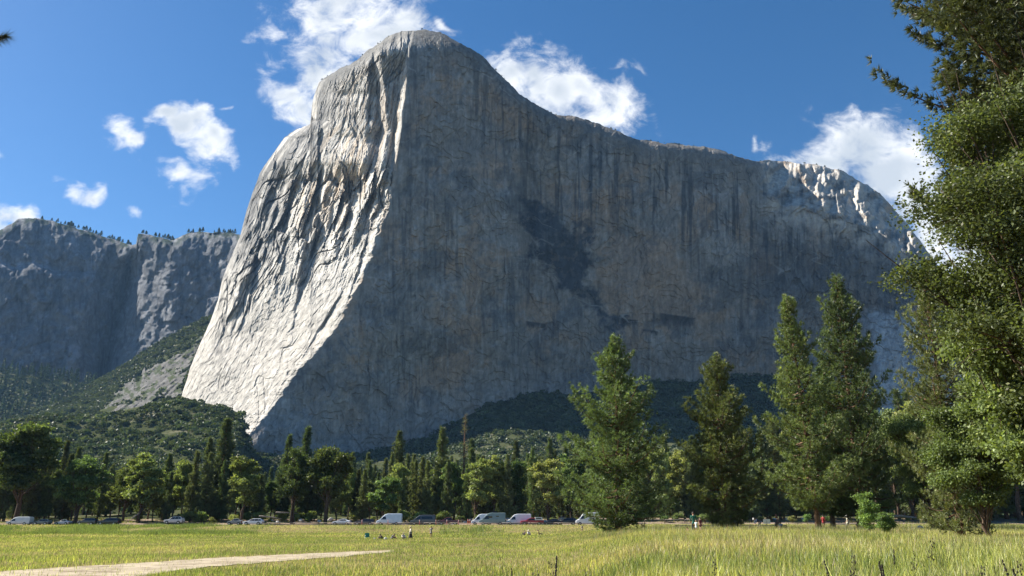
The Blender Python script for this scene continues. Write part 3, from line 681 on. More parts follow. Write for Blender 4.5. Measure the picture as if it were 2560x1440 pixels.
def make_pine(seed, H=25., R=5.0, tufts=1., k=12, ln=.36, wd=.045, base=.06, power=.8, dens=1.0, green=(.075, .105, .035), trunk_r=.38, dead=0, conic=1., pw2=.35):
    rg = np.random.RandomState(seed); mb = MB()
    zz = np.linspace(0, H*.985, 14); ph = rg.rand()*6
    bx = .012*H*np.sin(zz/H*3+ph)*zz/H; by = .012*H*np.cos(zz/H*2.3+ph)*zz/H
    tr = trunk_r*(1-zz/H)**.75+.03; tr[0] *= 1.25
    mb.tube(np.stack([bx, by, zz], -1), tr, 8)
    C = []; D = []; Ls = []; shade = []
    z = H*base
    while z < H*.985:
        t = z/H
        prof = (1-t)**power*(1-.45*math.exp(-((t-base)/.10)))  # narrow foot, wide low middle, pointed top
        nb = int(rg.randint(4, 7)*dens+rg.rand()) if t < .93 else 4
        a0 = rg.rand()*2*pi
        lump = 1+.28*math.sin(z*1.1+ph*3)
        for b in range(nb):
            az = a0+2*pi*b/nb+rg.normal()*.25
            L = max(.35, R*prof*lump*rg.uniform(.6, 1.18)*conic)
            if rg.rand() < .06: L *= 1.25
            up = np.interp(t, [0, .35, .75, 1], [-.12, .10, .45, 1.3])+rg.normal()*.1
            s = np.linspace(0, 1, 6)
            cx_ = np.interp(z, zz, bx); cy_ = np.interp(z, zz, by)
            hor = L*s; vz = z+L*(up*s+.22*s**2.5-.10*np.sin(s*pi))
            bend = rg.normal()*.15
            pts = np.stack([cx_+hor*np.cos(az+bend*s), cy_+hor*np.sin(az+bend*s), vz], -1)
            mb.tube(pts, np.linspace(.018*L+.02, .012, 6), 3, False)
            if rg.rand() < dead: continue
            nt = max(3, int(L*6.0*tufts)); sv = 1-rg.rand(nt)**1.25*.78
            pc = np.stack([np.interp(sv, s, pts[:, i]) for i in range(3)], -1)
            dirb = np.array([cos(az), sin(az), up*.7+.35]); dirb /= np.linalg.norm(dirb)
            side = np.array([-sin(az), cos(az), 0])
            lat = rg.normal(size=nt)*(.12+.13*L*(1-sv)*1.3+.06*L)
            pc = pc+side*lat[:, None]; pc[:, 2] += rg.normal(size=nt)*.16+.06*L*(rg.rand(nt)-.3)
            dd = dirb+side*(np.sign(lat)*rg.rand(nt)*.9)[:, None]; dd[:, 2] += rg.rand(nt)*.5
            C.append(pc); D.append(dd/np.linalg.norm(dd, axis=1)[:, None]); shade.append(np.full(nt, rg.uniform(.75, 1.25)))
        z += rg.uniform(.55, .95)*H/27*(1.0 if t < .8 else .7)/1.15
    C = np.concatenate(C); D = np.concatenate(D); shade = np.concatenate(shade)
    Vn, Fn = needles(C, D, ln, wd, k, rg)
    nz = fbm(C[:, 0]*.8+C[:, 2]*.5, C[:, 1]*.8+C[:, 2]*.3, 2, seed)
    tone = shade*(1+.35*nz)*(1+.3*rg.normal(size=len(C))*.5)
    col = 1.45*np.array(green)[None]*np.clip(tone, .4, 1.9)[:, None]
    yel = rg.rand(len(C)) < .10; col[yel] *= np.array((1.5, 1.3, .9))
    col = np.repeat(col, 3*k, 0)
    return mb.mesh('pine_trunk', M_PBARK, True), mesh('pine_crown', Vn, Fn, M_NEED, col)
def make_oak(seed, H=22., R=7., nl=26, clumps=1500, per=9, leaf=.22, csz=.55, green=(.085, .115, .035), trunk_r=.42, low=.25, mat=None, lobr=(.2, .36), bare=.0, bark=None, stems=1, bright=1.42):
    rg = np.random.RandomState(seed); mb = MB()
    cz = H*(low+(1-low)*.5); rz_ = H*(1-low)*.5
    lob = []
    for i in range(nl):
        v = rand_dirs(rg, 1)[0]; rr = rg.rand()**.45
        sc_ = 1.0-.25*max(0, -v[2])
        c = np.array([v[0]*R*.78*rr*sc_, v[1]*R*.78*rr*sc_, cz+v[2]*rz_*.80*rr]); lob.append((c, R*rg.uniform(*lobr)))
    hub = np.array([rg.normal()*.2, rg.normal()*.2, H*(low+.12)])
    for q in range(stems):
        hb = hub+np.array([rg.normal()*R*.1*(stems > 1), rg.normal()*R*.1*(stems > 1), 0]); b0 = np.array([(q-(stems-1)/2)*1.2, rg.normal()*.3*(stems > 1), 0])
        mb.tube([b0, b0*.7+hb*.3+rg.normal(size=3)*.12, b0*.3+hb*.7+rg.normal(size=3)*.15, hb, hb+np.array([0, 0, H*.22])], [trunk_r*1.25, trunk_r, trunk_r*.85, trunk_r*.7, trunk_r*.45], 8)
    for c, r in lob:
        st = hub+np.array([0, 0, rg.uniform(-.1, .25)*H*(1-low)]); st[2] = min(st[2], max(c[2]-.3, hub[2]-.05*H))
        mid = st*.5+c*.5+rg.normal(size=3)*.07*R; mid[2] -= .04*R
        mb.tube([st, mid, c, c+(c-mid)*.5], [trunk_r*.32, trunk_r*.2, trunk_r*.1, .015], 5, False)
        for _ in range(4):
            e = c+rand_dirs(rg, 1)[0]*r*.95; mb.tube([mid*.35+c*.65, (c+e)/2+rg.normal(size=3)*.1*r, e], [trunk_r*.08, trunk_r*.05, .01], 3, False)
    wts = np.array([r**2 for _, r in lob]); cnt = rg.multinomial(clumps, wts/wts.sum()); C = []; T = []
    for (c, r), n in zip(lob, cnt):
        d = rand_dirs(rg, n); d[:, 2] = np.where(d[:, 2] < -.2, -d[:, 2]*.6, d[:, 2])
        rr = (rg.rand(n)**.33)[:, None]*r*(1+.3*rg.normal(size=(n, 1))*.6)
        pcs = c+d*rr*np.array([1, 1, .72]); C.append(pcs); T.append(np.full(n, rg.uniform(.8, 1.2)))
    C = np.concatenate(C); T = np.concatenate(T)
    K = np.repeat(C, per, 0)+rg.normal(size=(len(C)*per, 3))*csz*.42*np.array([1, 1, .7])
    V, Fq = leaves(K, leaf*(.7+.6*rg.rand(len(K))), rg, .62, .2)
    tone = np.repeat(T*(1+.25*rg.normal(size=len(T))*.6), per)*(1+.22*rg.normal(size=len(K)))
    col = bright*np.array(green)[None]*np.clip(tone, .4, 2)[:, None]
    y = rg.rand(len(K)) < .12; col[y] *= np.array((1.5, 1.3, 1.0))
    return mb.mesh('tree_trunk', bark or M_BARK, True), mesh('tree_crown', V, Fq, mat or M_LEAF, np.repeat(col, 4, 0))
def plant_tree(name, label, meshes, px, Y, top, Href, group=None, cat='tree', sx=1., rz=0, tx=None, lean=(0, 0), sy=None):
    a, _ = ae(px, 1310); x = float(a)*Y
    z0 = float(terrain(x, Y))-.1
    _, et = ae(tx if tx is not None else px, top); h = EYE+float(et)*Y-z0; s = h/Href
    if tx is not None: lean = (0, math.atan2(float(ae(tx, top)[0])*Y-x, h))
    t = thing(name, label, cat, (x, Y, z0), 0, group, (s*sx, s*(sy or sx), s))
    t.rotation_euler = (lean[0], lean[1], 0)
    o1 = obj('trunk', meshes[0], t, rz=rz); o2 = obj('crown', meshes[1], t, rz=rz)
    return t

# ------------------------------------------------------------------ trees
pines = [make_pine(11, 27, 8.8, 1.45, 14, .50, .075, .03, .78, 1.25, (.076, .112, .036)),
         make_pine(12, 26, 7.6, 1.5, 14, .50, .075, .04, .80, 1.2, (.092, .132, .040)),
         make_pine(13, 31, 8.4, 1.4, 14, .50, .08, .10, .92, 1.25, (.096, .134, .038)),
         make_pine(14, 34, 9.0, 1.35, 14, .52, .08, .07, .82, 1.25, (.076, .108, .036)),
         make_pine(15, 30, 7.0, 1.0, 13, .52, .08, .10, .8, 1.1, (.085, .115, .034))]
firs = [make_pine(21+i, 26, r_*1.15, .6, 9, .95, .22, .06, .8, 1.1, g_, .3) for i, (r_, g_) in enumerate([(3.0, (.060, .080, .036)), (3.6, (.080, .104, .042)), (2.6, (.095, .120, .046))])]
snag = make_pine(29, 26, 2.6, .35, 7, .5, .08, .15, .85, .9, (.10, .10, .055), .28, .6)
oaks = [make_oak(31, 22, 7.5, 28, 1900, 9, .62, 1.0, (.060, .090, .026), .5, .12),
        make_oak(32, 22, 6.0, 26, 1600, 9, .62, 1.0, (.088, .122, .034), .42, .10),
        make_oak(33, 22, 5.0, 24, 1400, 9, .60, .95, (.12, .155, .045), .35, .06),
        make_oak(34, 22, 8.5, 32, 2100, 9, .62, 1.0, (.056, .084, .026), .5, .15, stems=3),
        make_oak(35, 22, 6.2, 26, 1500, 9, .60, .9, (.14, .165, .048), .35, .04)]
def T_(name, label, m, px, Y, top, H, **k): return plant_tree(name, label, m, px, Y, top, H, **k)
# the tall pines at the right, each its own look
T_('pine_tree', 'broad bushy dark pine standing left of the other tall pines, beside the last white van', pines[0], 1545, 104, 846, 27, rz=.5, tx=1536)
T_('pine_tree', 'slimmer mid green pine with a pale trunk showing, second tall pine from the left', pines[1], 1812, 98, 884, 26, rz=1.9, tx=1785, lean=(0, -.045))
T_('pine_tree', 'yellow green pine leaning left with a thick bare lower trunk lit by the sun', pines[2], 2046, 88, 735, 31, rz=4.0, tx=1962, sx=.88)
T_('pine_tree', 'tallest free standing dark pine with a jagged pointed crown', pines[3], 2150, 94, 688, 34, rz=2.6, tx=2087, sx=.88)
T_('pine_tree', 'pine with a slim mottled trunk squeezed between the two tallest pines', pines[4], 2082, 97, 905, 30, rz=5.1, tx=2050, lean=(0, -.05))
# oaks and conifers along the road
RO = 'trees along the far side of the road'
T_('oak_tree', 'huge dark round oak at the left end of the tree line', oaks[0], 40, 214, 1038, 22, rz=.3, sx=1.05)
T_('oak_tree', 'dark oak with several leaning trunks above the black parked vehicles', oaks[3], 190, 212, 1140, 22, rz=2.1, sx=1.1)
T_('oak_tree', 'pale green oak right of the leaning dark trunks', oaks[2], 345, 218, 1122, 22, rz=1.1, sx=1.25)
T_('oak_tree', 'leafy oak with a dark straight trunk above the white hatchback', oaks[1], 602, 212, 1112, 22, rz=.8, sx=1.0)
T_('oak_tree', 'large full oak on three dark trunks right of the white hatchback', oaks[3], 728, 214, 1118, 22, rz=4.4, sx=.62)
T_('oak_tree', 'big dark rounded oak over the white sedan', oaks[0], 812, 211, 1098, 22, rz=3.3, sx=.98)
T_('oak_tree', 'dense round dark oak behind the white high roof van left of centre', oaks[1], 958, 216, 1172, 22, rz=5.2, sx=1.25)
T_('oak_tree', 'tall pale green oak leaning right of the dark red pickup', oaks[2], 1185, 218, 1135, 22, rz=2.7, sx=1.1, lean=(0, .08))
T_('oak_tree', 'yellow green rounded oak left of the bushy dark pine', oaks[4], 1372, 222, 1140, 22, rz=1.4, sx=1.2)
T_('conifer_tree', 'tall dark slender conifer rising alone left of the cliff foot', firs[0], 540, 228, 1048, 26, rz=1, sx=1.25)
T_('dead_conifer', 'half dead conifer with bare grey top at the centre', snag, 1158, 236, 1032, 26, rz=1, sx=1.2)
T_('conifer_tree', 'dark conifer tip left of the big dark rounded oak', firs[0], 705, 232, 1088, 26, rz=2)
T_('conifer_tree', 'dark conifer tip above the big dark rounded oak', firs[0], 752, 234, 1068, 26, rz=3)
T_('conifer_tree', 'slender grey green conifer right of the dense round oak', firs[1], 990, 240, 1080, 26, rz=4)
T_('conifer_tree', 'slender conifer just left of the half dead one', firs[1], 1103, 238, 1072, 26, rz=5)
T_('conifer_tree', 'slender dark conifer standing just left of the lone tall conifer on the left', firs[1], 505, 232, 1098, 26, rz=.4)
# the wood behind
rg = np.random.RandomState(99)
SKY = [(-60, 1120), (140, 1125), (260, 1150), (400, 1150), (470, 1150), (560, 1150), (640, 1165), (700, 1150), (860, 1165), (900, 1180), (1000, 1150), (1100, 1140), (1250, 1125), (1450, 1110), (1650, 1120), (1900, 1080), (2200, 1010), (2400, 980), (2600, 950)]
regs = [(-60, 470, 'in the shady wood left of the lone tall conifer'), (470, 900, 'in the wood behind the three trunked oak and the white sedan'),
        (900, 1450, 'in the sunny wood between the round dark oak and the bushy pine'), (1450, 2600, 'in the dark wood behind the tall pines')]
nt = 0
for (x0, x1, where) in regs:
    n = int((x1-x0)/11)
    for i in range(n):
        px = x0+(i+rg.rand())*(x1-x0)/n; Y = rg.uniform(226, 290) if i % 3 else rg.uniform(222, 236)
        top = ipl(px, SKY)+rg.uniform(-8, 60); con = rg.rand() < .58
        if con: m = firs[rg.randint(3)]; H = 26; nm, ct = 'conifer_tree', 'slender conifer '
        else: m = oaks[[0, 1, 1, 2, 2, 4][rg.randint(6)]]; H = 22; nm, ct = 'broadleaf_tree', 'rounded broadleaf tree '
        if con: top -= 18
        T_(nm, ct+where, m, px, Y, top, H, group=ct+'s '+where if False else ct.strip()+'s '+where, rz=rg.rand()*6, sx=rg.uniform(.8, 1.1) if con else rg.uniform(.7, 1.0))
        nt += 1
# talus conifers and oaks further up the sunny slope
for i in range(170):
    px = rg.uniform(640, 1460); Y = rg.uniform(300, 520); a, _ = ae(px, 1200)
    con = rg.rand() < .66; m = firs[rg.randint(3)] if con else oaks[rg.randint(5)]
    z0 = float(H1(float(a), Y)); h = rg.uniform(15, 29) if con else rg.uniform(7, 13)
    t = thing('conifer_tree' if con else 'broadleaf_tree', ('slender conifer' if con else 'rounded broadleaf tree')+' higher up on the sunny talus slope', 'tree', (float(a)*Y, Y, z0-.3), rg.rand()*6, ('conifers' if con else 'broadleaf trees')+' on the talus slope', h/(26 if con else 22))
    obj('trunk', m[0], t); obj('crown', m[1], t)
# undergrowth bushes along the edge of the wood
bush = [make_oak(51+i, 4, 2.4, 12, 420, 8, .28, .5, g_, .08, .02) for i, g_ in enumerate([(.10, .145, .035), (.075, .11, .03), (.13, .16, .045)])]
for i in range(70):
    px = rg.uniform(330, 1460) if i < 50 else rg.uniform(1560, 2300); Y = rg.uniform(211, 224); a, _ = ae(px, 1300); s_ = rg.uniform(.35, 1.0)
    if i >= 50: s_ *= .8
    t = thing('bush', 'low green bush at the foot of the wood '+('behind the parked vehicles' if i < 50 else 'behind the tall pines'), 'bush', (float(a)*Y, Y, float(G(float(a)*Y, Y))-.1), rg.rand()*6, 'bushes '+('behind the parked vehicles' if i < 50 else 'behind the tall pines'), s_)
    b_ = bush[rg.randint(3)]; obj('stem', b_[0], t); obj('foliage', b_[1], t)

# ---- near trees at the right edge
near_oak = make_oak(61, 27, 9.4, 100, 24000, 11, .19, .75, (.066, .086, .026), .45, .02, lobr=(.16, .30), bright=1.2)
near_pine = make_pine(62, 46, 7.6, 3.0, 18, .40, .065, .10, .36, 2.5, (.050, .066, .026), .55)
t = T_('oak_tree', 'near towering oak filling the right edge with glinting green leaves', near_oak, 2835, 42, 90, 27, rz=.4)
t = T_('pine_tree', 'near dark pine rising out of the picture at the right edge', near_pine, 2890, 50, -560, 46, rz=1.2)
low_oak = make_oak(63, 16, 5.6, 44, 7500, 11, .24, .8, (.085, .110, .030), .25, .01, lobr=(.18, .32))
T_('broadleaf_tree', 'leafy pale green tree in front of the towering oak at the right', low_oak, 2470, 56, 930, 16, rz=2.2, sx=.95)
T_('broadleaf_tree', 'full rounded leafy tree under the towering oak at the right edge', low_oak, 2640, 47, 600, 16, rz=5.2, sx=.85)
T_('broadleaf_tree', 'shaded leafy tree between the tallest pine and the towering oak', low_oak, 2330, 86, 985, 16, rz=4.2, sx=.8)
mid_pine = make_pine(64, 24, 5.8, 1.4, 14, .42, .055, .05, .6, 1.2, (.092, .115, .036))
T_('pine_tree', 'lower pine with yellow green boughs reaching out of the towering oak', mid_pine, 2400, 60, 700, 24, rz=2.2, sx=.75)
sap = make_oak(65, 5, 1.7, 30, 1200, 9, .17, .45, (.105, .150, .034), .06, .02)
T_('sapling', 'bright green leafy sapling below the tallest pine', sap, 2168, 70, 1216, 5, rz=1, cat='sapling', sx=.85)
T_('bush', 'low bright bush growing right beside the leafy sapling', sap, 2215, 68, 1272, 5, rz=3, cat='bush', sx=1.3)

# ---- pine spray hanging in at the upper left
rgp = np.random.RandomState(5)
tip = P(13, 90, 9.6); base = tip+np.array([-2.6, .4, -.5])
t = thing('pine_tree', 'pine bough with a fan of long dark needles poking in at the upper left corner', 'pine', (float(base[0]), float(base[1]), 0))
zb = float(base[2]); mb = MB(); mb.tube([(0, 0, -.1), (.05, 0, zb*.5), (0, 0, zb*1.25)], [.22, .17, .09], 10); obj('trunk', mb.mesh('near_trunk', M_PBARK, True), t)
mb = MB(); q = tip-base; mb.tube([(0, 0, zb), (q[0]*.5, q[1]*.5, zb+q[2]*.5-.05), (q[0], q[1], zb+q[2])], [.05, .025, .010], 6)
br = obj('branch', mb.mesh('near_branch', M_PBARK, True), t)
cs = np.array([[q[0]*f, q[1]*f, zb+q[2]*f] for f in np.linspace(.84, 1.0, 16)]); dd = np.tile(np.array([[.9, -.1, -.15]]), (16, 1))
Vn, Fn = needles(cs, dd, .17, .0055, 40, rgp, .75)
obj('needles', mesh('needle_fan', Vn, Fn, M_NEED, np.ones((len(Vn), 3))*np.array((.035, .05, .02))), br)

# ---- brush on the slopes (uncountable)
def brush(name, label, a, Y, z, size, cols, seed, per=46, leafk=.30, cone=None):
    rg = np.random.RandomState(seed); n = len(a); c = np.stack([a*Y, Y, z], -1)
    d = rand_dirs(rg, n*per); d[:, 2] = np.abs(d[:, 2])
    S = np.repeat(size, per)
    if cone is None: K = np.repeat(c, per, 0)+d*S[:, None]*np.array([.55, .55, .5])*(.75+.3*rg.rand(n*per, 1))
    else:
        h = rg.rand(n*per)**.8; rr = (1-h)*.17*np.sqrt(.4+.6*rg.rand(n*per)); an = rg.rand(n*per)*2*pi
        K = np.repeat(c, per, 0)+np.stack([rr*np.cos(an), rr*np.sin(an), h*1.0+.03], -1)*S[:, None]
    V, Fq = leaves(K, S*leafk*(.7+.6*rg.rand(n*per)), rg, .8)
    C = np.repeat(cols*(1+.22*rg.normal(size=(n, 1))), per, 0)*(1+.15*rg.normal(size=(n*per, 1)))
    o = obj(name, mesh(name, V, Fq, M_BRUSH, np.clip(np.repeat(C, 4, 0), .01, .5))); tag(o, label, 'brush' if cone is None else 'forest', None, 'stuff'); return o
rb = np.random.RandomState(3)
def scatter(n, a0, a1, Y0, Y1): 
    return rb.uniform(a0, a1, n), np.sqrt(rb.uniform(Y0**2, Y1**2, n))
a, Y = scatter(26000, -.82, .9, 290, 1420); Yb = np.interp(a, a1_, yb)
k = (Y < Yb-4); a, Y = a[k], Y[k]; z = H1(a, Y); px_, py_ = proj(a*Y, Y, z)
rocky = fbm(a*Y*.012, Y*.008, 4, 701, .6)
k = (rocky < .62+.5*(px_ < 640)) & ~((px_ > 2150) & (Y > 900) & (rocky > -.2)); a, Y, z = a[k], Y[k], z[k]
br_c = np.where(rb.rand(len(a), 1) < .5, np.array([(.062, .085, .032)]), np.array([(.082, .100, .042)]))
br_c = br_c*(1+.35*fbm(a*Y*.02, Y*.02, 3, 705))[:, None]
brush('slope_brush', 'dense brush and small oaks covering the talus slope below the cliff', a, Y, z-.5, rb.uniform(5, 10, len(a))*(.75+Y/2400), br_c, 1)
a, Y = scatter(9000, -.85, -.33, 1260, 2020); z = H2(a, Y); px_, py_ = proj(a*Y, Y, z)
inr = poly_in(px_, py_, [(250, 1038), (275, 1000), (318, 958), (365, 925), (420, 900), (480, 868), (505, 880), (470, 925), (452, 990), (400, 985), (372, 1022), (300, 1035)])
k = ~inr | (rb.rand(len(a)) < .12); a, Y, z = a[k], Y[k], z[k]
brush('gully_brush', 'green brush on the steep slope left of the cliff', a, Y, z-1, rb.uniform(9, 17, len(a)), np.tile([(.060, .082, .034)], (len(a), 1)), 2)
a, Y = scatter(1700, -.9, -.38, 1720, 2150); z = H3(a, Y)
brush('far_forest', 'hazy conifer forest below the far cliffs', a, Y, z-1, rb.uniform(18, 42, len(a)), np.tile([(.045, .065, .035)], (len(a), 1)), 4, 60, .13, cone=1)

# ---- trees on the rims
def tiny_conifer(seed):
    rg = np.random.RandomState(seed); n = 150; h = rg.rand(n)**.9; an = rg.rand(n)*2*pi; rr = (1-h)*.34*np.sqrt(rg.rand(n))+.03
    K = np.stack([rr*np.cos(an), rr*np.sin(an), .18+h*.82], -1); V, Fq = leaves(K, .17*(.6+.7*rg.rand(n)), rg, .7)
    mb = MB(); mb.tube([(0, 0, -.05), (0, 0, .95)], [.022, .006], 5)
    V2 = np.concatenate(mb.v); f = [np.array(v)+len(V) for k_, v in mb.f.items() if k_ == 4]
    return mesh('rim_tree', np.concatenate([V, V2]), [Fq]+f, M_BRUSH, np.concatenate([np.ones((len(V), 3))*np.array((.04, .058, .026)), np.ones((len(V2), 3))*np.array((.08, .06, .045))]))
tinies = [tiny_conifer(i) for i in range(3)]
def rim(n, x0, x1, tops, Yf, hpx, label, group, seed, sk=None, cat='tree', name='rim_conifer', wide=1):
    rg = np.random.RandomState(seed)
    for i in range(n):
        px = rg.uniform(x0, x1)
        if sk is not None and not any(p0 <= px <= p1 for p0, p1 in sk): px = rg.uniform(*sk[rg.randint(len(sk))])
        py = float(ipl(px, tops)); Y = Yf(px, py)+rg.uniform(4, 20); h = rg.uniform(*hpx)*Y/2100*.85
        p = P(px, py+1.5, Y); tag(obj(name, tinies[rg.randint(3)], None, tuple(float(q) for q in p), rg.rand()*6, (h*wide, h*wide, h)), label, cat, group)
rim(95, 60, 590, FT, lambda a_, b_: float(far_Y(np.array([a_]), np.array([b_]))[0]), (7, 20), 'tiny conifer on the rim of the hazy far cliffs', 'conifers on the far cliff rim', 3, [(100, 330), (180, 330), (355, 440), (470, 590)])
rim(46, 780, 2300, TOP, lambda a_, b_: float(cliff_Y(np.array([a_]), np.array([b_]), False)[0]), (3, 8), 'tiny dark shrub on the skyline of the big cliff', 'shrubs on the big cliff skyline', 4, [(800, 1060), (1190, 1400), (1420, 1560), (1600, 1760), (1860, 2100)], 'shrub', 'rim_shrub', 1.8)

# ---- boulders
def boulder(seed):
    rg = np.random.RandomState(seed); V = []; n, m = 12, 18
    th, ph = np.meshgrid(np.linspace(.05, pi-.05, n), np.linspace(0, 2*pi, m, endpoint=False), indexing='ij')
    d = np.stack([np.sin(th)*np.cos(ph), np.sin(th)*np.sin(ph), np.cos(th)], -1)
    r = np.ones(d.shape[:2])
    for _ in range(9):
        nn = rand_dirs(rg, 1)[0]; h = rg.uniform(.55, .9); dt = d@nn; r = np.where(dt > 0, np.minimum(r, h/np.maximum(dt, .01)), r)
    V = (d*r[..., None]).reshape(-1, 3)*np.array([1, .8, .62])
    i = np.arange(n*m).reshape(n, m); f = np.stack([i[:-1], i[1:], np.roll(i, -1, 1)[1:], np.roll(i, -1, 1)[:-1]], -1).reshape(-1, 4)
    return mesh('boulder', V, [f, np.array([i[0]]), np.array([i[-1][::-1]])], M_BOULD, np.ones((len(V), 3))*np.array((.46, .45, .43)))
bl = [boulder(i) for i in range(5)]
for i in range(74):
    g = i % 37; px = rg.uniform(1060, 1450) if i < 46 else rg.uniform(620, 1060)
    Y = rg.uniform(212, 232); s_ = rg.uniform(.35, 1.3)*(.85 if i < 46 else .7); a, _ = ae(px, 1290); x = float(a)*Y
    o = obj('boulder', bl[rg.randint(5)], None, (x, Y, float(G(x, Y))+s_*.25+(rg.rand() < .35)*s_*.7), rg.rand()*6, s_)
    tag(o, 'pale granite boulder among the trees '+('behind the camper vans' if i < 46 else 'behind the sedan and the oaks'), 'boulder', 'boulders '+('behind the camper vans' if i < 46 else 'behind the sedan and the oaks'))
for px, wpx, Y, lab in [(1878, 18, 226, 'white boulder by the leftmost free standing orange post'), (1936, 13, 226, 'pale boulder beside the second orange post'), (1968, 12, 226, 'small white boulder right of the information panels'),
                        (2008, 14, 226, 'small white boulder left of the leaning pine trunk'), (2297, 20, 84, 'white boulder in the grass below the towering oak')]:
    a, _ = ae(px, 1300); x = float(a)*Y; s_ = wpx/2*Y/2010
    tag(obj('boulder', bl[int(px) % 5], None, (x, Y, float(G(x, Y))+s_*.4+(.15)), px, s_), lab, 'boulder')
for i, (x0, y0, x1, y1, Y, lab) in enumerate([(648, 1290, 705, 1297, 214, 'pale fallen log lying behind the white hatchback'), (690, 1281, 745, 1284, 217, 'thin bleached log higher behind the white hatchback'), (2215, 1291, 2290, 1294, 88, 'bleached fallen tree lying at the foot of the shaded leafy tree'),
                                          (330, 1296, 352, 1281, 214, 'leaning bleached stick of a dead trunk behind the black vehicles')]):
    mb = MB(); p = P(x0, y0, Y); q = P(x1, y1, Y+3); p[2] = max(p[2], float(G(p[0], p[1]))+.15); q[2] = max(q[2], float(G(q[0], q[1]))+.15)
    mb.tube([p, p*.5+q*.5+np.array([0, 0, .08]), q], [.2, .16, .08], 7); mb.tube([p*.4+q*.6, p*.4+q*.6+np.array([.3, .2, .7])], [.06, .02], 4)
    tag(obj('fallen_log', mb.mesh('fallen_log', M_DEAD, True)), lab, 'log')

# ------------------------------------------------------------------ grass
def grass(name, label, x, y, h, w, cols, rg, lean=.35, bend=True):
    n = len(x); z = G(x, y)-.02; az = rg.rand(n)*2*pi; dx = np.cos(az); dy = np.sin(az)
    fa = rg.rand(n)*pi; wx, wy = np.cos(fa)*.5, np.sin(fa)*.5
    l1 = lean*h*rg.rand(n); b = np.stack([x, y, z], -1); W = np.stack([wx*w, wy*w, 0*w], -1)
    Lv = np.stack([dx*l1, dy*l1, 0*l1], -1); up = np.stack([0*h, 0*h, h], -1)
    if bend:
        V = np.stack([b-W, b+W, b+up*.55+Lv*.3+W*.75, b+up*.55+Lv*.3-W*.75, b+up+Lv], 1); i = np.arange(n)[:, None]*5
        Fs = [i+np.array([0, 1, 2, 3]), i+np.array([3, 2, 4])]; k = 5
    else:
        V = np.stack([b-W, b+W, b+up+Lv], 1); Fs = [np.arange(3*n).reshape(n, 3)]; k = 3
    C = np.repeat(cols[:, None, :], k, 1)
    o = obj(name, mesh(name, V.reshape(-1, 3), Fs, M_GRASS, np.clip(C.reshape(-1, 3), .01, .8))); tag(o, label, 'grass', None, 'stuff'); return o
rq = np.random.RandomState(17)
GREEN = np.array((.165, .215, .038)); YEL = np.array((.40, .40, .09)); TAN = np.array((.40, .31, .18)); SAGE = np.array((.13, .18, .055)); DK = np.array((.07, .09, .025))
def gcol(x, y, n):
    r = x/y; right = ss(-.1, .35, r); f = fbm(x*.09, y*.045, 4, 801, .6); g = fbm(x*.5, y*.3, 3, 811)
    u = rq.rand(n)
    wy_ = np.clip(.18+.28*right+.45*f+.12*g, 0, .95); wt_ = np.clip(.10+.16*right+.45*fbm(x*.05+9, y*.035, 4, 821, .6)-.10*ss(.3, .5, r), 0, .6)
    c = np.where((u < wt_)[:, None], TAN, np.where((u < wt_+wy_)[:, None], YEL, GREEN))
    c = np.where((rq.rand(n) < .10)[:, None], DK*1.4, c)
    return c*(1+.42*rq.normal(size=(n, 1)))*(1+.35*fbm(x*1.3, y*.7, 2, 815))[:, None]
def area(n, y0, y1, a0=-.74, a1=.74, p=2.):
    y = (rq.uniform(y0**p, y1**p, n))**(1/p); x = rq.uniform(a0, a1, n)*y; k = ~on_path(x, y, .5) | (rq.rand(n) < .05); return x[k], y[k]
def hgt(x, y):
    r = x/y; return (.26+.26*ss(0, .25, r)*(1-.55*ss(45, 62, y)))*(1+.35*fbm(x*.12, y*.12, 3, 831))
for nm, n, y0, y1, w0, hb in (('tall_meadow_grass', 190000, 13, 46, .020, 1.0), ('meadow_grass', 330000, 46, 120, .024, .95), ('distant_meadow_grass', 230000, 120, 197, .06, .9)):
    x, y = area(n, y0, y1, p=1.5)
    h = hgt(x, y)*hb*rq.uniform(.45, 1.25, len(x)); tall = rq.rand(len(x)) < .02; h[tall] *= 1.5
    grass(nm, {'t': 'tall yellow green grass of the near meadow', 'm': 'yellow green grass of the middle meadow', 'd': 'far band of meadow grass before the road'}[nm[0]], x, y, h, np.full(len(x), w0)*(.7+.6*rq.rand(len(x))), gcol(x, y, len(x)), rq, .5, y0 < 40)
# taller blue green sedge along the far left edge
n = 130000; y = rq.uniform(150, 192, n); px = rq.uniform(-60, 1260, n); a, _ = ae(px, 1315); x = a*y
m_ = ss(700, 560, px)+.75*ss(1080, 1120, px)*ss(1240, 1200, px)-.1; f_ = fbm(x*.09, y*.06, 4, 843, .6)
k = (f_+.9*rq.rand(n) > 1.15-m_*.75) & (rq.rand(n) < .25+.5*m_); x, y, f_, px = x[k], y[k], f_[k], px[k]
sc_ = np.where(rq.rand(len(x), 1) < .5, SAGE, GREEN*.85)
grass('sedge', 'taller grey green sedge and weeds along the far left edge of the meadow', x, y, rq.uniform(.3, .75, len(x))*(1+.9*np.clip(f_, -.3, 1)), np.full(len(x), .08), sc_*(1+.3*rq.normal(size=(len(x), 1))), rq, .6, False)
# weeds in front of the pines
n = 16000; px = rq.uniform(1480, 2560, n); y = rq.uniform(76, 92, n); a, _ = ae(px, 1320); x = a*y
k = fbm(x*.4, y*.2, 3, 851) > -.15; x, y = x[k], y[k]
grass('weeds', 'mixed weeds and dry stalks at the feet of the pines', x, y, rq.uniform(.3, .9, len(x)), np.full(len(x), .03), np.where(rq.rand(len(x), 1) < .45, TAN*.7, SAGE), rq, .6, False)
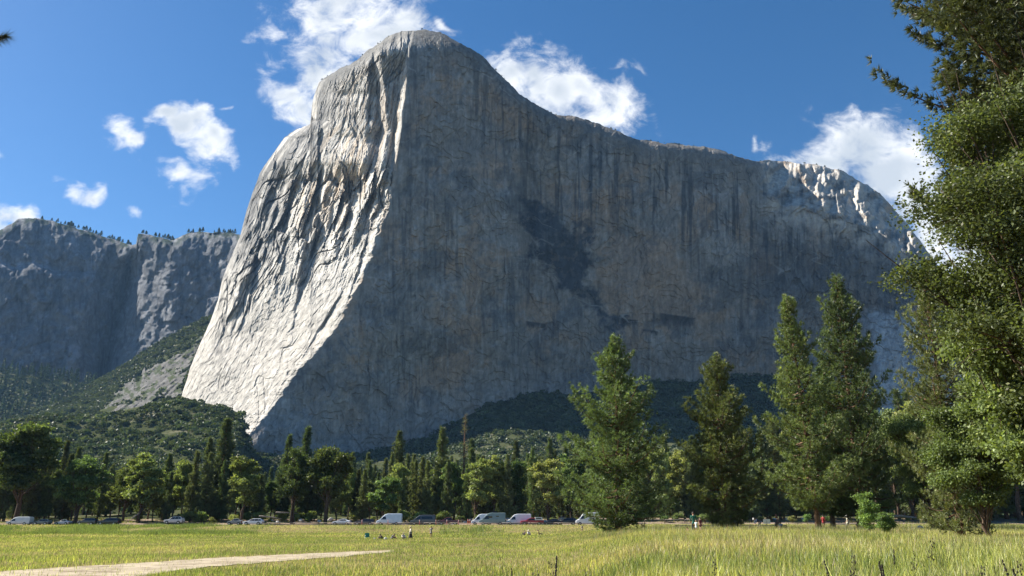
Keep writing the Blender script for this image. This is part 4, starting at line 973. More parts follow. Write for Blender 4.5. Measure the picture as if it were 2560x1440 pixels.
# verge tufts on the slope behind the road
n = 30000; x = rq.uniform(-170, 170, n); y = rq.uniform(210, 240, n); k = fbm(x*.1, y*.1, 3, 861) > .0; x, y = x[k], y[k]
grass('woodland_grass', 'thin grass and weeds under the edge of the wood', x, y, rq.uniform(.3, .9, len(x)), np.full(len(x), .09), np.where(rq.rand(len(x), 1) < .3, TAN*.8, GREEN*.8), rq, .4, False)
# dark seed heads close to the camera
M_SEED = simple('seed_head', (.035, .03, .02), .9, var=.3)
M_STALK = simple('stalk', (.14, .15, .05), .8, var=.2)
def seed_stalk(seed, h, kind):
    rg = np.random.RandomState(seed); mb = MB(); pts = np.array([[.10*h*s**2, .03*h*sin(s*3), h*s] for s in np.linspace(0, 1, 7)]); mb.tube(pts, np.linspace(.0035, .0018, 7), 5)
    hd = MB()
    for i in range(26 if kind else 60):
        s = .80+.2*rg.rand() if kind else .84+.16*rg.rand(); p = np.array([.10*h*s**2, .03*h*sin(s*3), h*s]); sp = (.035 if kind else .008)*(1.1-(s-.8)*3)
        q = p+rand_dirs(rg, 1)[0]*sp*np.array([1, 1, .6]); hd.blob(q, (.0045, .0045, .010), 4, 5)
        if kind: hd.tube([p, q], .0012, 3, False)
    return mb.mesh('stalk', M_STALK, True), hd.mesh('seed_head', M_SEED, True)
ss_ = [seed_stalk(70+i, 1.0, i % 2) for i in range(4)]
for i, (px, py, Y) in enumerate([(1393, 1388, 9.5), (1374, 1402, 11), (1280, 1418, 13), (1785, 1396, 10), (2060, 1398, 10), (2132, 1386, 9), (2196, 1400, 9), (2330, 1345, 12), (2235, 1372, 13), (2455, 1412, 8), (2530, 1418, 7.5), (2545, 1400, 8.5),
                               (2205, 1408, 8), (1333, 1430, 11), (1345, 1432, 10), (2285, 1376, 12), (2505, 1396, 9), (1850, 1432, 10)]):
    p = P(px, py, Y); z0 = float(G(p[0], p[1])); s_ = max(.3, float(p[2])-z0); rz = rg.rand()*6; dx_ = -.10*s_*cos(rz)
    t = thing('seed_stalk', 'tall grass stalk with a dark seed head rising in the near foreground', 'grass stalk', (float(p[0])+dx_, float(p[1])-.10*s_*sin(rz), z0-.02), rz, 'dark seed heads in the foreground grass', s_)
    obj('stalk', ss_[i % 4][0], t); obj('seed_head', ss_[i % 4][1], t)


# ------------------------------------------------------------------ vehicles
M_TYRE = simple('tyre_rubber', (.02, .02, .02), .9, var=.1); M_RIM = simple('wheel_rim', (.45, .45, .46), .35, .8); M_GLASS = simple('car_glass', (.02, .024, .028), .08, spec=.7, var=.02)
M_LAMP = simple('headlamp', (.75, .75, .72), .15, spec=.8); M_TAIL = simple('tail_lamp', (.35, .02, .02), .2); M_TRIM = simple('black_trim', (.025, .025, .027), .6)
M_PLATE = simple('number_plate', (.7, .7, .68), .5)
PROF = {   # x, bottom, belt, roof, half width at belt, half width at roof
 'van': [(0, .42, .70, .74, .80, .74), (.12, .32, .90, .96, .95, .88), (.8, .30, 1.15, 1.24, 1.0, .86), (1.55, .30, 1.22, 2.02, 1.0, .80), (2.0, .30, 1.25, 2.48, 1.0, .78), (2.7, .30, 1.25, 2.68, 1.0, .80), (5.75, .32, 1.25, 2.68, 1.0, .80), (5.95, .40, 1.25, 2.60, .98, .78)],
 'lowvan': [(0, .42, .70, .74, .80, .74), (.12, .32, .88, .94, .95, .88), (.9, .30, 1.10, 1.18, 1.0, .86), (1.6, .30, 1.15, 1.85, 1.0, .82), (2.1, .30, 1.18, 2.2, 1.0, .80), (2.7, .30, 1.18, 2.28, 1.0, .82), (5.4, .32, 1.18, 2.26, 1.0, .82), (5.6, .40, 1.18, 2.15, .98, .80)],
 'sedan': [(0, .36, .56, .60, .74, .66), (.15, .24, .70, .74, .86, .78), (1.25, .22, .88, .94, .9, .78), (2.05, .22, .92, 1.36, .9, .62), (2.6, .22, .93, 1.45, .9, .60), (3.4, .22, .94, 1.40, .9, .60), (4.1, .24, .95, 1.10, .9, .68), (4.5, .30, .92, .99, .86, .72), (4.65, .40, .78, .82, .78, .70)],
 'suv': [(0, .42, .66, .72, .78, .70), (.14, .30, .86, .92, .92, .84), (1.2, .28, 1.02, 1.08, .95, .82), (1.9, .28, 1.06, 1.58, .95, .72), (2.4, .28, 1.08, 1.74, .95, .70), (4.1, .28, 1.08, 1.70, .95, .70), (4.5, .32, 1.06, 1.42, .93, .74), (4.68, .44, .90, .98, .86, .76)],
 'pickup': [(0, .46, .72, .78, .80, .74), (.15, .34, .96, 1.02, .96, .88), (1.3, .34, 1.08, 1.14, .98, .86), (1.95, .34, 1.1, 1.62, .98, .74), (2.4, .34, 1.12, 1.78, .98, .72), (3.5, .34, 1.12, 1.74, .98, .72), (3.62, .34, 1.10, 1.14, .98, .94), (5.4, .36, 1.10, 1.14, .98, .94), (5.5, .46, 1.05, 1.10, .96, .92)]}
WIN = {'van': [[(1.25, 1.28), (1.62, 1.95), (2.25, 1.98), (2.35, 1.28)]], 'lowvan': [[(1.25, 1.2), (1.65, 1.72), (2.3, 1.9), (2.4, 1.2)], [(2.55, 1.25), (2.55, 1.9), (4.9, 1.88), (5.05, 1.3)]],
 'sedan': [[(1.5, .96), (2.12, 1.30), (2.75, 1.36), (2.75, .97)], [(2.82, .97), (2.82, 1.36), (3.35, 1.32), (3.85, 1.0)]], 'suv': [[(1.5, 1.1), (2.0, 1.56), (2.75, 1.64), (2.75, 1.11)], [(2.83, 1.11), (2.83, 1.64), (3.6, 1.62), (3.6, 1.12)], [(3.68, 1.12), (3.68, 1.61), (4.1, 1.58), (4.35, 1.16)]],
 'pickup': [[(1.6, 1.14), (2.05, 1.58), (2.7, 1.68), (2.7, 1.15)], [(2.78, 1.15), (2.78, 1.68), (3.4, 1.66), (3.48, 1.16)]]}
SEAM = {'van': [2.45, 3.9], 'lowvan': [2.45, 3.7], 'sedan': [2.78], 'suv': [2.79, 3.64], 'pickup': [2.74, 3.55]}
def vehicle(kind, label, cat, px, Y, paint, Lscale=1., Hscale=1., rough=.3, metal=.0, extra=None, rz=0, name=None, dz=0, wins=True):
    pr = np.array(PROF[kind]); pr = pr*np.array([Lscale, Hscale, Hscale, Hscale, 1, 1]); Lg = pr[-1, 0]
    a, _ = ae(px, 1308); x = float(a)*Y
    t = thing(name or cat.replace(' ', '_'), label, cat, (x, Y, float(G(x, Y))+.05+dz), rz)
    mp = simple('paint', paint, rough, metal, .04, 1, .5, .6)
    cx = Lg/2
    V = []
    for (xx, zb, zl, zr, w, wr) in pr:
        h = min(.16, (zr-zl)*.35)
        half = [(w*.90, zb), (w*.99, zb+.14), (w, (zb+zl)/2), (w*.985, zl), (wr+(w*.985-wr)*.12, zr-h), (wr-.06, zr-.02), (wr*.5, zr+.015)]
        ring = [(xx-cx, -y_, z_) for y_, z_ in half]+[(xx-cx, y_, z_) for y_, z_ in half[::-1]]; V += ring
    n = 14; mb = MB(); Fc = [(i*n+j, i*n+(j+1) % n, (i+1)*n+(j+1) % n, (i+1)*n+j) for i in range(len(pr)-1) for j in range(n)]
    Fc += [tuple(range(n-1, -1, -1)), tuple((len(pr)-1)*n+j for j in range(n))]; mb.add(V, [tuple(f[::-1]) for f in Fc])
    body = obj('body', mb.mesh('car_body', mp), t)
    def sy(xx, zz):
        zl = np.interp(xx, pr[:, 0], pr[:, 2]); zr = np.interp(xx, pr[:, 0], pr[:, 3]); w = np.interp(xx, pr[:, 0], pr[:, 4]); wr = np.interp(xx, pr[:, 0], pr[:, 5])
        h = min(.16, (zr-zl)*.35); y1 = w*.985; y2 = wr+(y1-wr)*.12; return y1+(y2-y1)*np.clip((zz-zl)/max(zr-h-zl, .05), 0, 1)+.012
    if wins:
        for wp in WIN[kind]:
            for sgn in (-1, 1):
                mb = MB(); q = [((u*Lscale)-cx, sgn*sy(u*Lscale, v*Hscale), v*Hscale) for u, v in wp]; q2 = [(u, v-sgn*.05, w_) for u, v, w_ in q]
                mb.add(q+q2, [(0, 1, 2, 3)] if sgn < 0 else [(3, 2, 1, 0)]); k = len(q)
                mb.add(q+q2, [(i, (i+1) % k, (i+1) % k+k, i+k) for i in range(k)]); obj('side_window', mb.mesh('side_window', M_GLASS), t)
    i0 = 2; A_, B_ = pr[i0], pr[i0+1]
    def screen(nm, A_, B_, f0, f1, sgn):
        pA = [A_[0]+(B_[0]-A_[0])*f0-cx+sgn*.015, A_[3]+(B_[3]-A_[3])*f0+.03]; pB = [A_[0]+(B_[0]-A_[0])*f1-cx+sgn*.015, A_[3]+(B_[3]-A_[3])*f1+.03]
        wA = A_[5]+(B_[5]-A_[5])*f0-.10; wB = A_[5]+(B_[5]-A_[5])*f1-.12
        mb = MB(); q = [(pA[0], -wA, pA[1]), (pA[0], wA, pA[1]), (pB[0], wB, pB[1]), (pB[0], -wB, pB[1])]; mb.add(q+[(u+.02*-sgn, v, w_-.04) for u, v, w_ in q], [(0, 1, 2, 3), (0, 4, 5, 1), (1, 5, 6, 2), (2, 6, 7, 3), (3, 7, 4, 0)])
        obj(nm, mb.mesh(nm, M_GLASS), t)
    screen('windshield', A_, B_, .08, .97, -1)
    if kind in ('sedan',): screen('rear_window', pr[5], pr[6], .1, .9, 1)
    if kind in ('suv',): screen('rear_window', pr[5], pr[6], .1, .95, 1)
    r = .36 if kind in ('van', 'lowvan', 'pickup', 'suv') else .32
    for xx in (Lg*.16+.1, Lg*.80):
        for sgn in (-1, 1):
            mb = MB(); mb.tube([(xx-cx, sgn*.76, r-.04), (xx-cx, sgn*.985, r-.04)], r+.06, 16); obj('wheel_arch', mb.mesh('wheel_arch', M_TRIM), t)
            wh = MB(); wh.tube([(0, -.11, 0), (0, -.13, 0), (0, .13, 0), (0, .11, 0)][1:3], r, 18); w = obj('wheel', None, t, (xx-cx, sgn*.90, r-.05))
            obj('tyre', wh.mesh('tyre', M_TYRE), w); rm = MB(); rm.tube([(0, sgn*.125, 0), (0, sgn*.142, 0)], r*.60, 10); obj('rim', rm.mesh('rim', M_RIM), w)
    for sgn in (-1, 1):
        mb = MB(); mb.box((.16-cx, sgn*.70, pr[1, 2]-.10), (.16, .30, .14)); obj('headlight', mb.mesh('headlight', M_LAMP), t)
        mb = MB(); mb.box((Lg-cx-.05, sgn*.80, pr[-1, 2]-.10), (.10, .16, .26 if kind != 'van' else .5)); obj('tail_light', mb.mesh('tail_light', M_TAIL), t)
        mb = MB(); mb.box((pr[2, 0]+.42-cx, sgn*1.05, pr[2, 2]+.12), (.12, .18, .16 if kind in ('van', 'lowvan') else .12)); obj('wing_mirror', mb.mesh('wing_mirror', M_TRIM), t)
    for xx in SEAM[kind]:
        mb = MB(); xx *= Lscale
        for sgn in (-1, 1): mb.box((xx+.12-cx, sgn*(sy(xx, .9)+.005), pr[2, 2]-.06), (.16, .03, .03))
        obj('door_handle', mb.mesh('door_handle', M_TRIM), t)
    for xb, wb in ((.02-cx, 1.5), (Lg-cx, 1.6)):
        mb = MB(); mb.box((xb, 0, .45), (.13, wb, .19)); obj('bumper', mb.mesh('bumper', M_TRIM), t)
    if extra: extra(t, cx, Lg, pr)
    return t
def rack(boxes=()):
    def f(t, cx, Lg, pr):
        zt = pr[:, 3].max(); mb = MB()
        for sgn in (-1, 1): mb.box((Lg*.62-cx, sgn*.62, zt+.08), (Lg*.5, .05, .05))
        for u in np.linspace(.42, .82, 4): mb.box((Lg*u-cx, 0, zt+.08), (.05, 1.3, .05)); 
        for u in (.45, .8):
            for sgn in (-1, 1): mb.box((Lg*u-cx, sgn*.62, zt+.035), (.05, .05, .1))
        obj('roof_rack', mb.mesh('roof_rack', M_TRIM), t)
        for (u, w_, h, m_) in boxes:
            mb = MB(); mb.box((Lg*u-cx, 0, zt+.12+h/2), (w_, 1.1, h), taper=.9); obj('roof_box', mb.mesh('roof_box', m_), t)
    return f
def shell(t, cx, Lg, pr):
    mb = MB(); mb.box((4.5-cx, 0, 1.48), (1.86, 1.86, .70), taper=.93); s_ = obj('camper_shell', mb.mesh('camper_shell', simple('shell_white', (.72, .71, .68), .5)), t)
    mb = MB(); mb.box((4.5-cx, 0, 1.50), (1.3, 1.87, .26)); obj('shell_window', mb.mesh('shell_window', M_GLASS), s_)
def campwin(t, cx, Lg, pr):
    rack([(.60, 1.0, .26, M_TRIM)])(t, cx, Lg, pr)
    for (u, v, w_, h) in ((2.95, 1.85, .95, .55), (4.7, 2.02, .70, .22)):
        for sgn in (-1, 1):
            mb = MB(); y_ = .90-.05*(v-1.6); mb.box((u-cx, sgn*(y_+.05), v), (w_, .03, h)); obj('camper_window', mb.mesh('camper_window', M_GLASS), t)
WH = (.74, .76, .78); YR_ = 199.6
vehicle('van', 'white camper van half hidden by grass at the far left of the parked row', 'van', 49, YR_, (.62, .63, .60), .98, .72, name='camper_van')
vehicle('suv', 'grey green estate car partly hidden right of the leftmost camper van', 'car', 106, YR_, (.16, .18, .17), .85, .8, name='parked_car')
vehicle('sedan', 'pale sedan almost buried in grass between the estate car and the black suv', 'car', 158, 201.5, (.6, .6, .58), .8, .85, name='parked_car')
vehicle('suv', 'black and silver suv parked under the leaning oak trunks', 'suv', 219, YR_, (.05, .055, .06), .98, .95, name='parked_suv')
vehicle('suv', 'long glossy black suv right of the black and silver one', 'suv', 273, YR_, (.02, .024, .03), 1.12, .98, name='parked_suv')
vehicle('suv', 'two tone suv with a white bonnet standing alone in the grass', 'suv', 435, 203, (.50, .51, .52), 1.0, 1.0, name='parked_suv', dz=.25, extra=rack([(.6, 1.2, .2, M_TRIM)]))
vehicle('sedan', 'grey car hidden behind weeds just left of the white hatchback', 'car', 588, 201, (.20, .21, .21), .8, 1.05, name='parked_car')
vehicle('suv', 'white hatchback parked under the straight trunked oak', 'car', 634, YR_, WH, 1.04, .86, name='parked_car')
vehicle('sedan', 'white sedan parked right of the big dark oak trunk', 'car', 854, YR_, WH, .98, .98, name='parked_car')
vehicle('suv', 'dark maroon and black car between the white sedan and the white high roof van', 'car', 911, 200.5, (.05, .04, .045), 1.1, .82, name='parked_car')
vehicle('van', 'pale blue white high roof van behind the picnickers', 'van', 973, YR_, (.60, .68, .76), 1.06, 1.0, name='high_roof_van')
vehicle('lowvan', 'dark grey passenger van with a long black side window', 'van', 1057, YR_, (.07, .075, .08), 1.12, 1.05, name='passenger_van')
vehicle('pickup', 'dark maroon pickup right of the dark grey van', 'pickup truck', 1122, YR_, (.10, .015, .02), 1.0, 1.0, name='pickup_truck')
vehicle('van', 'white van peeping out behind the grey green camper van', 'van', 1206, 203.5, WH, .95, .98, name='high_roof_van')
vehicle('van', 'grey green camper van with a roof rack and square side window', 'van', 1230, YR_, (.20, .26, .25), 1.12, 1.08, name='camper_van', extra=campwin)
vehicle('van', 'white cargo van with a dark roof rack behind the red pickup', 'van', 1296, 201.2, WH, 1.06, .98, name='cargo_van', extra=rack())
vehicle('pickup', 'bright red pickup with a white camper shell on its bed', 'pickup truck', 1330, 198.6, (.33, .02, .025), 1.05, .92, name='pickup_truck', extra=shell)
vehicle('sedan', 'black sedan parked right of the red pickup', 'car', 1381, YR_, (.02, .022, .03), 1.0, 1.0, name='parked_car')
vehicle('suv', 'blue black suv with a roof box right of the black sedan', 'suv', 1417, 201, (.02, .022, .035), 1.1, .95, name='parked_suv', extra=rack([(.35, 1.2, .28, M_TRIM)]))
vehicle('van', 'white high roof van at the right end of the row, half behind the bushy pine', 'van', 1468, 200.4, WH, .98, 1.1, name='high_roof_van')

# ------------------------------------------------------------------ fences, posts, panels
M_WOOD = simple('weathered_wood', (.34, .29, .24), .85, var=.2, scale=6); M_DWOOD = simple('dark_wood', (.13, .09, .065), .9, var=.2, scale=6)
def fence(label, x0px, x1px, Y, hh, r, every, Yend=None, posts=True, thickpost=.09):
    Yend = Yend or Y; a0 = float(ae(x0px, 1308)[0]); a1 = float(ae(x1px, 1308)[0]); p0 = np.array([a0*Y, Y]); p1 = np.array([a1*Yend, Yend])
    t = thing('rail_fence', label, 'fence', (float(p0[0]), float(p0[1]), float(G(*p0)))); n = max(2, int(np.linalg.norm(p1-p0)/every)); z0 = float(G(*p0)); rgf = np.random.RandomState(int(x0px))
    prev = None
    for i in range(n+1):
        q = p0+(p1-p0)*i/n; z = float(G(*q))-z0; lx, ly = q-p0
        mb = MB(); mb.tube([(lx, ly, z-.1), (lx+rgf.normal()*.02, ly, z+hh+.10)], thickpost, 7); obj('post', mb.mesh('post', M_DWOOD, True), t)
        if prev is not None:
            mb = MB(); a_ = np.array(prev); b_ = np.array([lx, ly, z+hh]); a_[1] -= .05; b_[1] -= .05
            mb.tube([a_, (a_+b_)/2+np.array([0, 0, rgf.normal()*.02]), b_], r, 7); obj('rail', mb.mesh('rail', M_WOOD, True), t)
        prev = (lx, ly, z+hh)
    return t
fence('long low wooden rail fence in front of the parked vehicles', 668, 1450, 197.4, .5, .07, 6)
fence('low log rail fence behind the group with the green jacket', 1690, 1965, 99, .42, .07, 3.2)
fence('short weathered rail fence on the far roadside between the pines', 1612, 1812, 214, 1.0, .06, 5)
fence('low rail fence right of the leaning pine trunk', 2085, 2140, 128, .5, .07, 3)
M_OR = simple('orange_plastic', (.80, .16, .05), .5); M_PK = simple('faded_red_plastic', (.55, .17, .15), .6); M_REF = simple('reflective_white', (.8, .8, .8), .3)
def marker(px, Y, h, m_, label, grp=None):
    a, _ = ae(px, 1305); x = float(a)*Y; t = thing('marker_post', label, 'marker post', (x, Y, float(G(x, Y))), 0, grp)
    mb = MB(); mb.tube([(0, 0, -.05), (0, 0, h*.5), (0, 0, h)], [.075, .07, .065], 10); mb.tube([(0, 0, h), (0, 0, h+.03)], [.065, .03], 10); obj('tube', mb.mesh('marker_tube', m_, True), t)
    for f in (.72, .86):
        mb = MB(); mb.tube([(0, 0, h*f), (0, 0, h*f+.08)], .079, 10); obj('reflective_band', mb.mesh('band', M_REF, True), t)
    mb = MB(); mb.tube([(0, 0, -.02), (0, 0, .05)], [.16, .13], 10); obj('base', mb.mesh('marker_base', M_TRIM, True), t)
for px, lab in ((905, 'faded red marker post in front of the maroon and black car'), (970, 'faded red marker post in front of the pale high roof van'), (1049, 'faded red marker post in front of the dark grey van windshield'), (1090, 'faded red marker post at the tail of the dark grey van'),
                (1117, 'faded red marker post before the front door of the maroon pickup'), (1146, 'faded red marker post at the tail of the maroon pickup')): marker(px, 196.6, 1.25, M_PK, lab)
for px, lab in ((1170, 'orange marker post, left one of the pair beside the grey green camper van'), (1175, 'orange marker post, right one of the pair beside the grey green camper van')): marker(px, 197.2, 1.35, M_OR, lab)
for px, lab, Y in ((1877, 'orange marker post above the parked bicycle', 226), (1941, 'orange marker post right of the white information panels', 227), (2065, 'orange marker post beside the leaning pine trunk', 222), (2149, 'orange marker post left of the bright sapling', 228)): marker(px, Y, 1.75, M_OR, lab)
a, _ = ae(1917, 1310); Yp = 92.; x = float(a)*Yp; t = thing('information_panel', 'pair of blank white information panels on a dark post', 'sign', (x, Yp, float(G(x, Yp))))
mb = MB(); mb.tube([(0, 0, -.1), (0, 0, 1.15)], .035, 8); obj('post', mb.mesh('panel_post', M_DWOOD, True), t)
for sgn in (-1, 1):
    mb = MB(); mb.box((sgn*.21, -.05, .95), (.38, .03, .50)); obj('panel', mb.mesh('panel', simple('panel_white', (.8, .8, .78), .5)), t)

# ------------------------------------------------------------------ people
M_SKIN = simple('skin', (.48, .28, .19), .6, var=.05); M_EYE = simple('eye', (.03, .02, .02), .3)
def skin_mesh(name, V, E, R, mat):
    me = bpy.data.meshes.new(name); me.from_pydata([tuple(v) for v in V], [tuple(e) for e in E], []); me.materials.append(mat)
    return me
def skinned(name, V, E, R, mat, parent, root=0, lev=1):
    me = skin_mesh(name, V, E, R, mat); o = obj(name, me, parent)
    m_ = o.modifiers.new('Skin', 'SKIN'); m_.use_smooth_shade = True
    if not me.skin_vertices:
        raise RuntimeError('no skin layer')
    for i, r in enumerate(R):
        me.skin_vertices[0].data[i].radius = (r, r) if np.isscalar(r) else r; me.skin_vertices[0].data[i].use_root = (i == root)
    s_ = o.modifiers.new('Sub', 'SUBSURF'); s_.levels = lev; s_.render_levels = lev
    return o
def v3(*a): return np.array(a, float)
def person(label, px, Y, pose, H=1.72, rz=0, top=(.6, .6, .6), bottom=(.1, .1, .12), hair=(.05, .035, .025), long_hair=False, hat=None, legs='long', sleeves='short', backpack=None, shoes=(.05, .05, .05), skirt=False, cap=None, dz=0, name='person'):
    a, _ = ae(px, 1320); x = float(a)*Y; k = H/1.72
    t = thing(name, label, 'person', (x, Y, float(G(x, Y))+dz), rz, None, k)
    # joints, facing -y
    if pose in ('stand', 'walk'):
        hip = v3(0, 0, .92); ch = v3(0, 0, 1.30); nk = v3(0, .0, 1.45); hd = v3(0, -.02, 1.60)
        d = .0 if pose == 'stand' else .26
        kn = [v3(-.10, -.06-d*.5, .48), v3(.10, -.03+d*.25, .48)]; an = [v3(-.11, -.02-d, .08), v3(.11, .02+d, .10)]
        sh = [v3(-.19, 0, 1.38), v3(.19, 0, 1.38)]; el = [v3(-.25, .03+d*.4, 1.10), v3(.25, .03-d*.4, 1.10)]; wr = [v3(-.25, -.08+d*.5, .87), v3(.25, -.10-d*.8, .90)]
    elif pose == 'look':
        hip = v3(0, 0, .92); ch = v3(0, 0, 1.30); nk = v3(0, .0, 1.45); hd = v3(0, .01, 1.60); kn = [v3(-.10, -.04, .48), v3(.10, -.03, .48)]; an = [v3(-.12, 0, .08), v3(.10, .02, .08)]
        sh = [v3(-.19, 0, 1.38), v3(.19, 0, 1.38)]; el = [v3(-.33, -.14, 1.30), v3(.26, .03, 1.10)]; wr = [v3(-.12, -.22, 1.55), v3(.25, -.10, .88)]
    elif pose == 'sit':
        hip = v3(0, .1, .12); ch = v3(0, .18, .50); nk = v3(0, .16, .65); hd = v3(0, .12, .80)
        kn = [v3(-.16, -.28, .46), v3(.18, -.30, .40)]; an = [v3(-.14, -.55, .08), v3(.16, -.58, .08)]
        sh = [v3(-.19, .17, .58), v3(.19, .17, .58)]; el = [v3(-.28, .0, .40), v3(.27, .0, .38)]; wr = [v3(-.20, -.24, .42), v3(.20, -.22, .40)]
    elif pose == 'lean':
        hip = v3(0, .2, .12); ch = v3(0, -.02, .42); nk = v3(0, -.12, .53); hd = v3(0, -.22, .64)
        kn = [v3(-.20, -.18, .30), v3(.20, -.16, .28)]; an = [v3(-.12, -.48, .08), v3(.14, -.50, .08)]
        sh = [v3(-.19, -.06, .50), v3(.19, -.06, .50)]; el = [v3(-.26, -.26, .34), v3(.26, -.26, .34)]; wr = [v3(-.16, -.48, .26), v3(.16, -.50, .24)]
    else:    # bend forward
        hip = v3(0, .1, .88); ch = v3(0, -.22, 1.08); nk = v3(0, -.36, 1.15); hd = v3(0, -.48, 1.20)
        kn = [v3(-.11, .02, .46), v3(.11, .05, .46)]; an = [v3(-.12, .06, .08), v3(.12, .14, .08)]
        sh = [v3(-.19, -.28, 1.12), v3(.19, -.28, 1.12)]; el = [v3(-.24, -.36, .86), v3(.24, -.36, .86)]; wr = [v3(-.16, -.50, .68), v3(.16, -.50, .68)]
    hl = [hip+v3(-.09, 0, -.04), hip+v3(.09, 0, -.04)]; wst = hip*.5+ch*.5
    up = (hd-nk)/np.linalg.norm(hd-nk); fw = v3(0, -1, 0)-up*np.dot(v3(0, -1, 0), up); fw /= np.linalg.norm(fw)
    hd = nk+(hd-nk)*.88; V = [hip, wst, ch, nk, hd-up*.055+fw*.012, hd+up*.035, hd+up*.085]; R = [.115, .105, .118, .052, .074, .098, .072]; E = [(0, 1), (1, 2), (2, 3), (3, 4), (4, 5), (5, 6)]
    def addv(p, r, frm): V.append(p); R.append(r); E.append((frm, len(V)-1)); return len(V)-1
    addv(hd+fw*.112-up*.01, .014, 5)                      # nose
    for sg in (-1, 1): addv(hd+v3(sg*.100, 0, 0)-up*.005, .018, 5)   # ears
    for i in (0, 1):
        s1 = addv(sh[i], .058, 2); s2 = addv(el[i], .043, s1); s3 = addv(wr[i], .030, s2)
        fd = wr[i]-el[i]; fd /= np.linalg.norm(fd); sd = np.cross(fd, v3(0, 0, 1)); nn_ = np.linalg.norm(sd); sd = sd/nn_ if nn_ > .2 else v3(0, 1, 0); pl = np.cross(sd, fd)
        pm = addv(wr[i]+fd*.075, .032, s3)
        for j, (o_, l_) in enumerate(((-.027, .062), (-.009, .075), (.009, .070), (.027, .055))):
            f1 = addv(wr[i]+fd*(.105)+sd*o_, .0095, pm); f2 = addv(wr[i]+fd*(.105+l_*.55)+sd*o_*1.15-pl*.010, .0085, f1); addv(wr[i]+fd*(.105+l_*.9)+sd*o_*1.15-pl*.030, .007, f2)
        th = addv(wr[i]+fd*.05-sd*.040, .011, pm); addv(wr[i]+fd*.09-sd*.055-pl*.012, .009, th)
        h1 = addv(hl[i], .095, 0); h2 = addv(kn[i], .058, h1); h3 = addv(an[i], .038, h2); addv(an[i]+v3(0, -.13, -.045), .035, h3)
    skinned('body', V, E, R, M_SKIN, t)
    mt = simple('shirt', top, .85); mo = simple('trousers', bottom, .85)
    su = (wst-hip)/np.linalg.norm(wst-hip); TV = [hip-su*.0, wst, ch, nk-up*.03, hip-su*.11]; TR = [.160, .145, .150, .072, .150]; TE = [(0, 1), (1, 2), (2, 3), (0, 4)]
    for i in (0, 1):
        TV.append(sh[i]); TR.append(.076); TE.append((2, len(TV)-1)); e_ = el[i] if sleeves == 'long' else sh[i]*.4+el[i]*.6
        TV.append(e_); TR.append(.060); TE.append((len(TV)-2, len(TV)-1))
        if sleeves == 'long': TV.append(wr[i]*.95+el[i]*.05); TR.append(.044); TE.append((len(TV)-2, len(TV)-1))
    skinned('shirt', TV, TE, TR, mt, t)
    BV = [hip+su*.07, hip-su*.02]; BR = [.135, .145]; BE = [(0, 1)]
    for i in (0, 1):
        BV.append(hl[i]*.75+kn[i]*.25); BR.append(.098); BE.append((1, len(BV)-1)); BV.append(kn[i] if legs == 'long' else hl[i]*.25+kn[i]*.75); BR.append(.078); BE.append((len(BV)-2, len(BV)-1))
        if legs == 'long': BV.append(an[i]+v3(0, 0, .03)); BR.append(.058); BE.append((len(BV)-2, len(BV)-1))
    skinned('trousers' if legs == 'long' else 'shorts', BV, BE, BR, mo, t)
    if skirt:
        mb = MB(); zz = np.linspace(1.0, .22, 7); mb.tube([(0, 0, z_) for z_ in zz], [.155, .175, .20, .22, .25, .28, .30], 14); obj('skirt', mb.mesh('skirt', mo, True), t)
    mh = simple('hair', hair, .7); mb = MB(); mb.blob(hd+up*.058-fw*.020, (.108, .114, .092), 8, 12)
    if long_hair: mb.blob(hd-up*.07-fw*.075, (.085, .05, .15), 7, 10)
    obj('hair', mb.mesh('hair', mh, True), t)
    mb = MB()
    for sg in (-1, 1): mb.blob(hd+fw*.092+up*.015+v3(sg*.033, 0, 0), (.012, .010, .010), 5, 6)
    obj('eyes', mb.mesh('eyes', M_EYE), t)
    mb = MB(); mb.blob(hd+fw*.085-up*.05, (.022, .008, .006), 5, 8); obj('mouth', mb.mesh('mouth', simple('lips', (.35, .12, .10), .6)), t)
    for i in (0, 1):
        mb = MB(); mb.blob(an[i]+v3(0, -.06, -.035), (.052, .14, .045), 6, 10); obj('shoe', mb.mesh('shoe', simple('shoe', shoes, .7), True), t)
    if hat or cap:
        mb = MB(); c0 = hd+up*.10
        if hat: mb.tube([c0-up*.02, c0], [.20, .19], 16); mb.tube([c0, c0+up*.09, c0+up*.11], [.11, .095, .05], 14); m_ = simple('straw', hat, .8)
        else: mb.blob(c0-up*.01, (.108, .112, .075), 7, 12); mb.tube([c0+fw*.08-up*.01, c0+fw*.17-up*.03], [.07, .05], 8); m_ = simple('cap_cloth', cap, .8)
        obj('hat' if hat else 'cap', mb.mesh('hat', m_, True), t)
    if backpack:
        c0 = ch*.6+wst*.4-fw*.0+v3(0, .19, 0); mb = MB(); mb.blob(c0, (.15, .10, .24), 8, 10); obj('backpack', mb.mesh('backpack', simple('pack', backpack, .8), True), t)
    return t
person('person in straw hat, cream top and long dark skirt walking past picnickers', 1027, 114, 'walk', 1.74, -1.2, (.62, .58, .50), (.04, .035, .035), hat=(.62, .52, .36), skirt=True, sleeves='long')
person('person in grey brown shirt and dark shorts standing alone before the maroon pickup', 1078, 121, 'look', 1.70, 2.9, (.30, .28, .25), (.10, .09, .08), legs='short')
person('person in dark clothes sitting leftmost of the picnickers', 955, 113, 'lean', 1.7, -.9, (.06, .055, .06), (.05, .05, .06), sleeves='long')
person('person in a grey shirt bending forward on the grass, middle of the picnickers', 983, 116, 'lean', 1.75, 1.3, (.17, .17, .18), (.07, .07, .08))
person('person in a cream shirt and cap sitting nearest the walker with the straw hat', 1010, 113, 'sit', 1.72, .5, (.62, .58, .48), (.06, .06, .07), cap=(.30, .26, .18), sleeves='long')
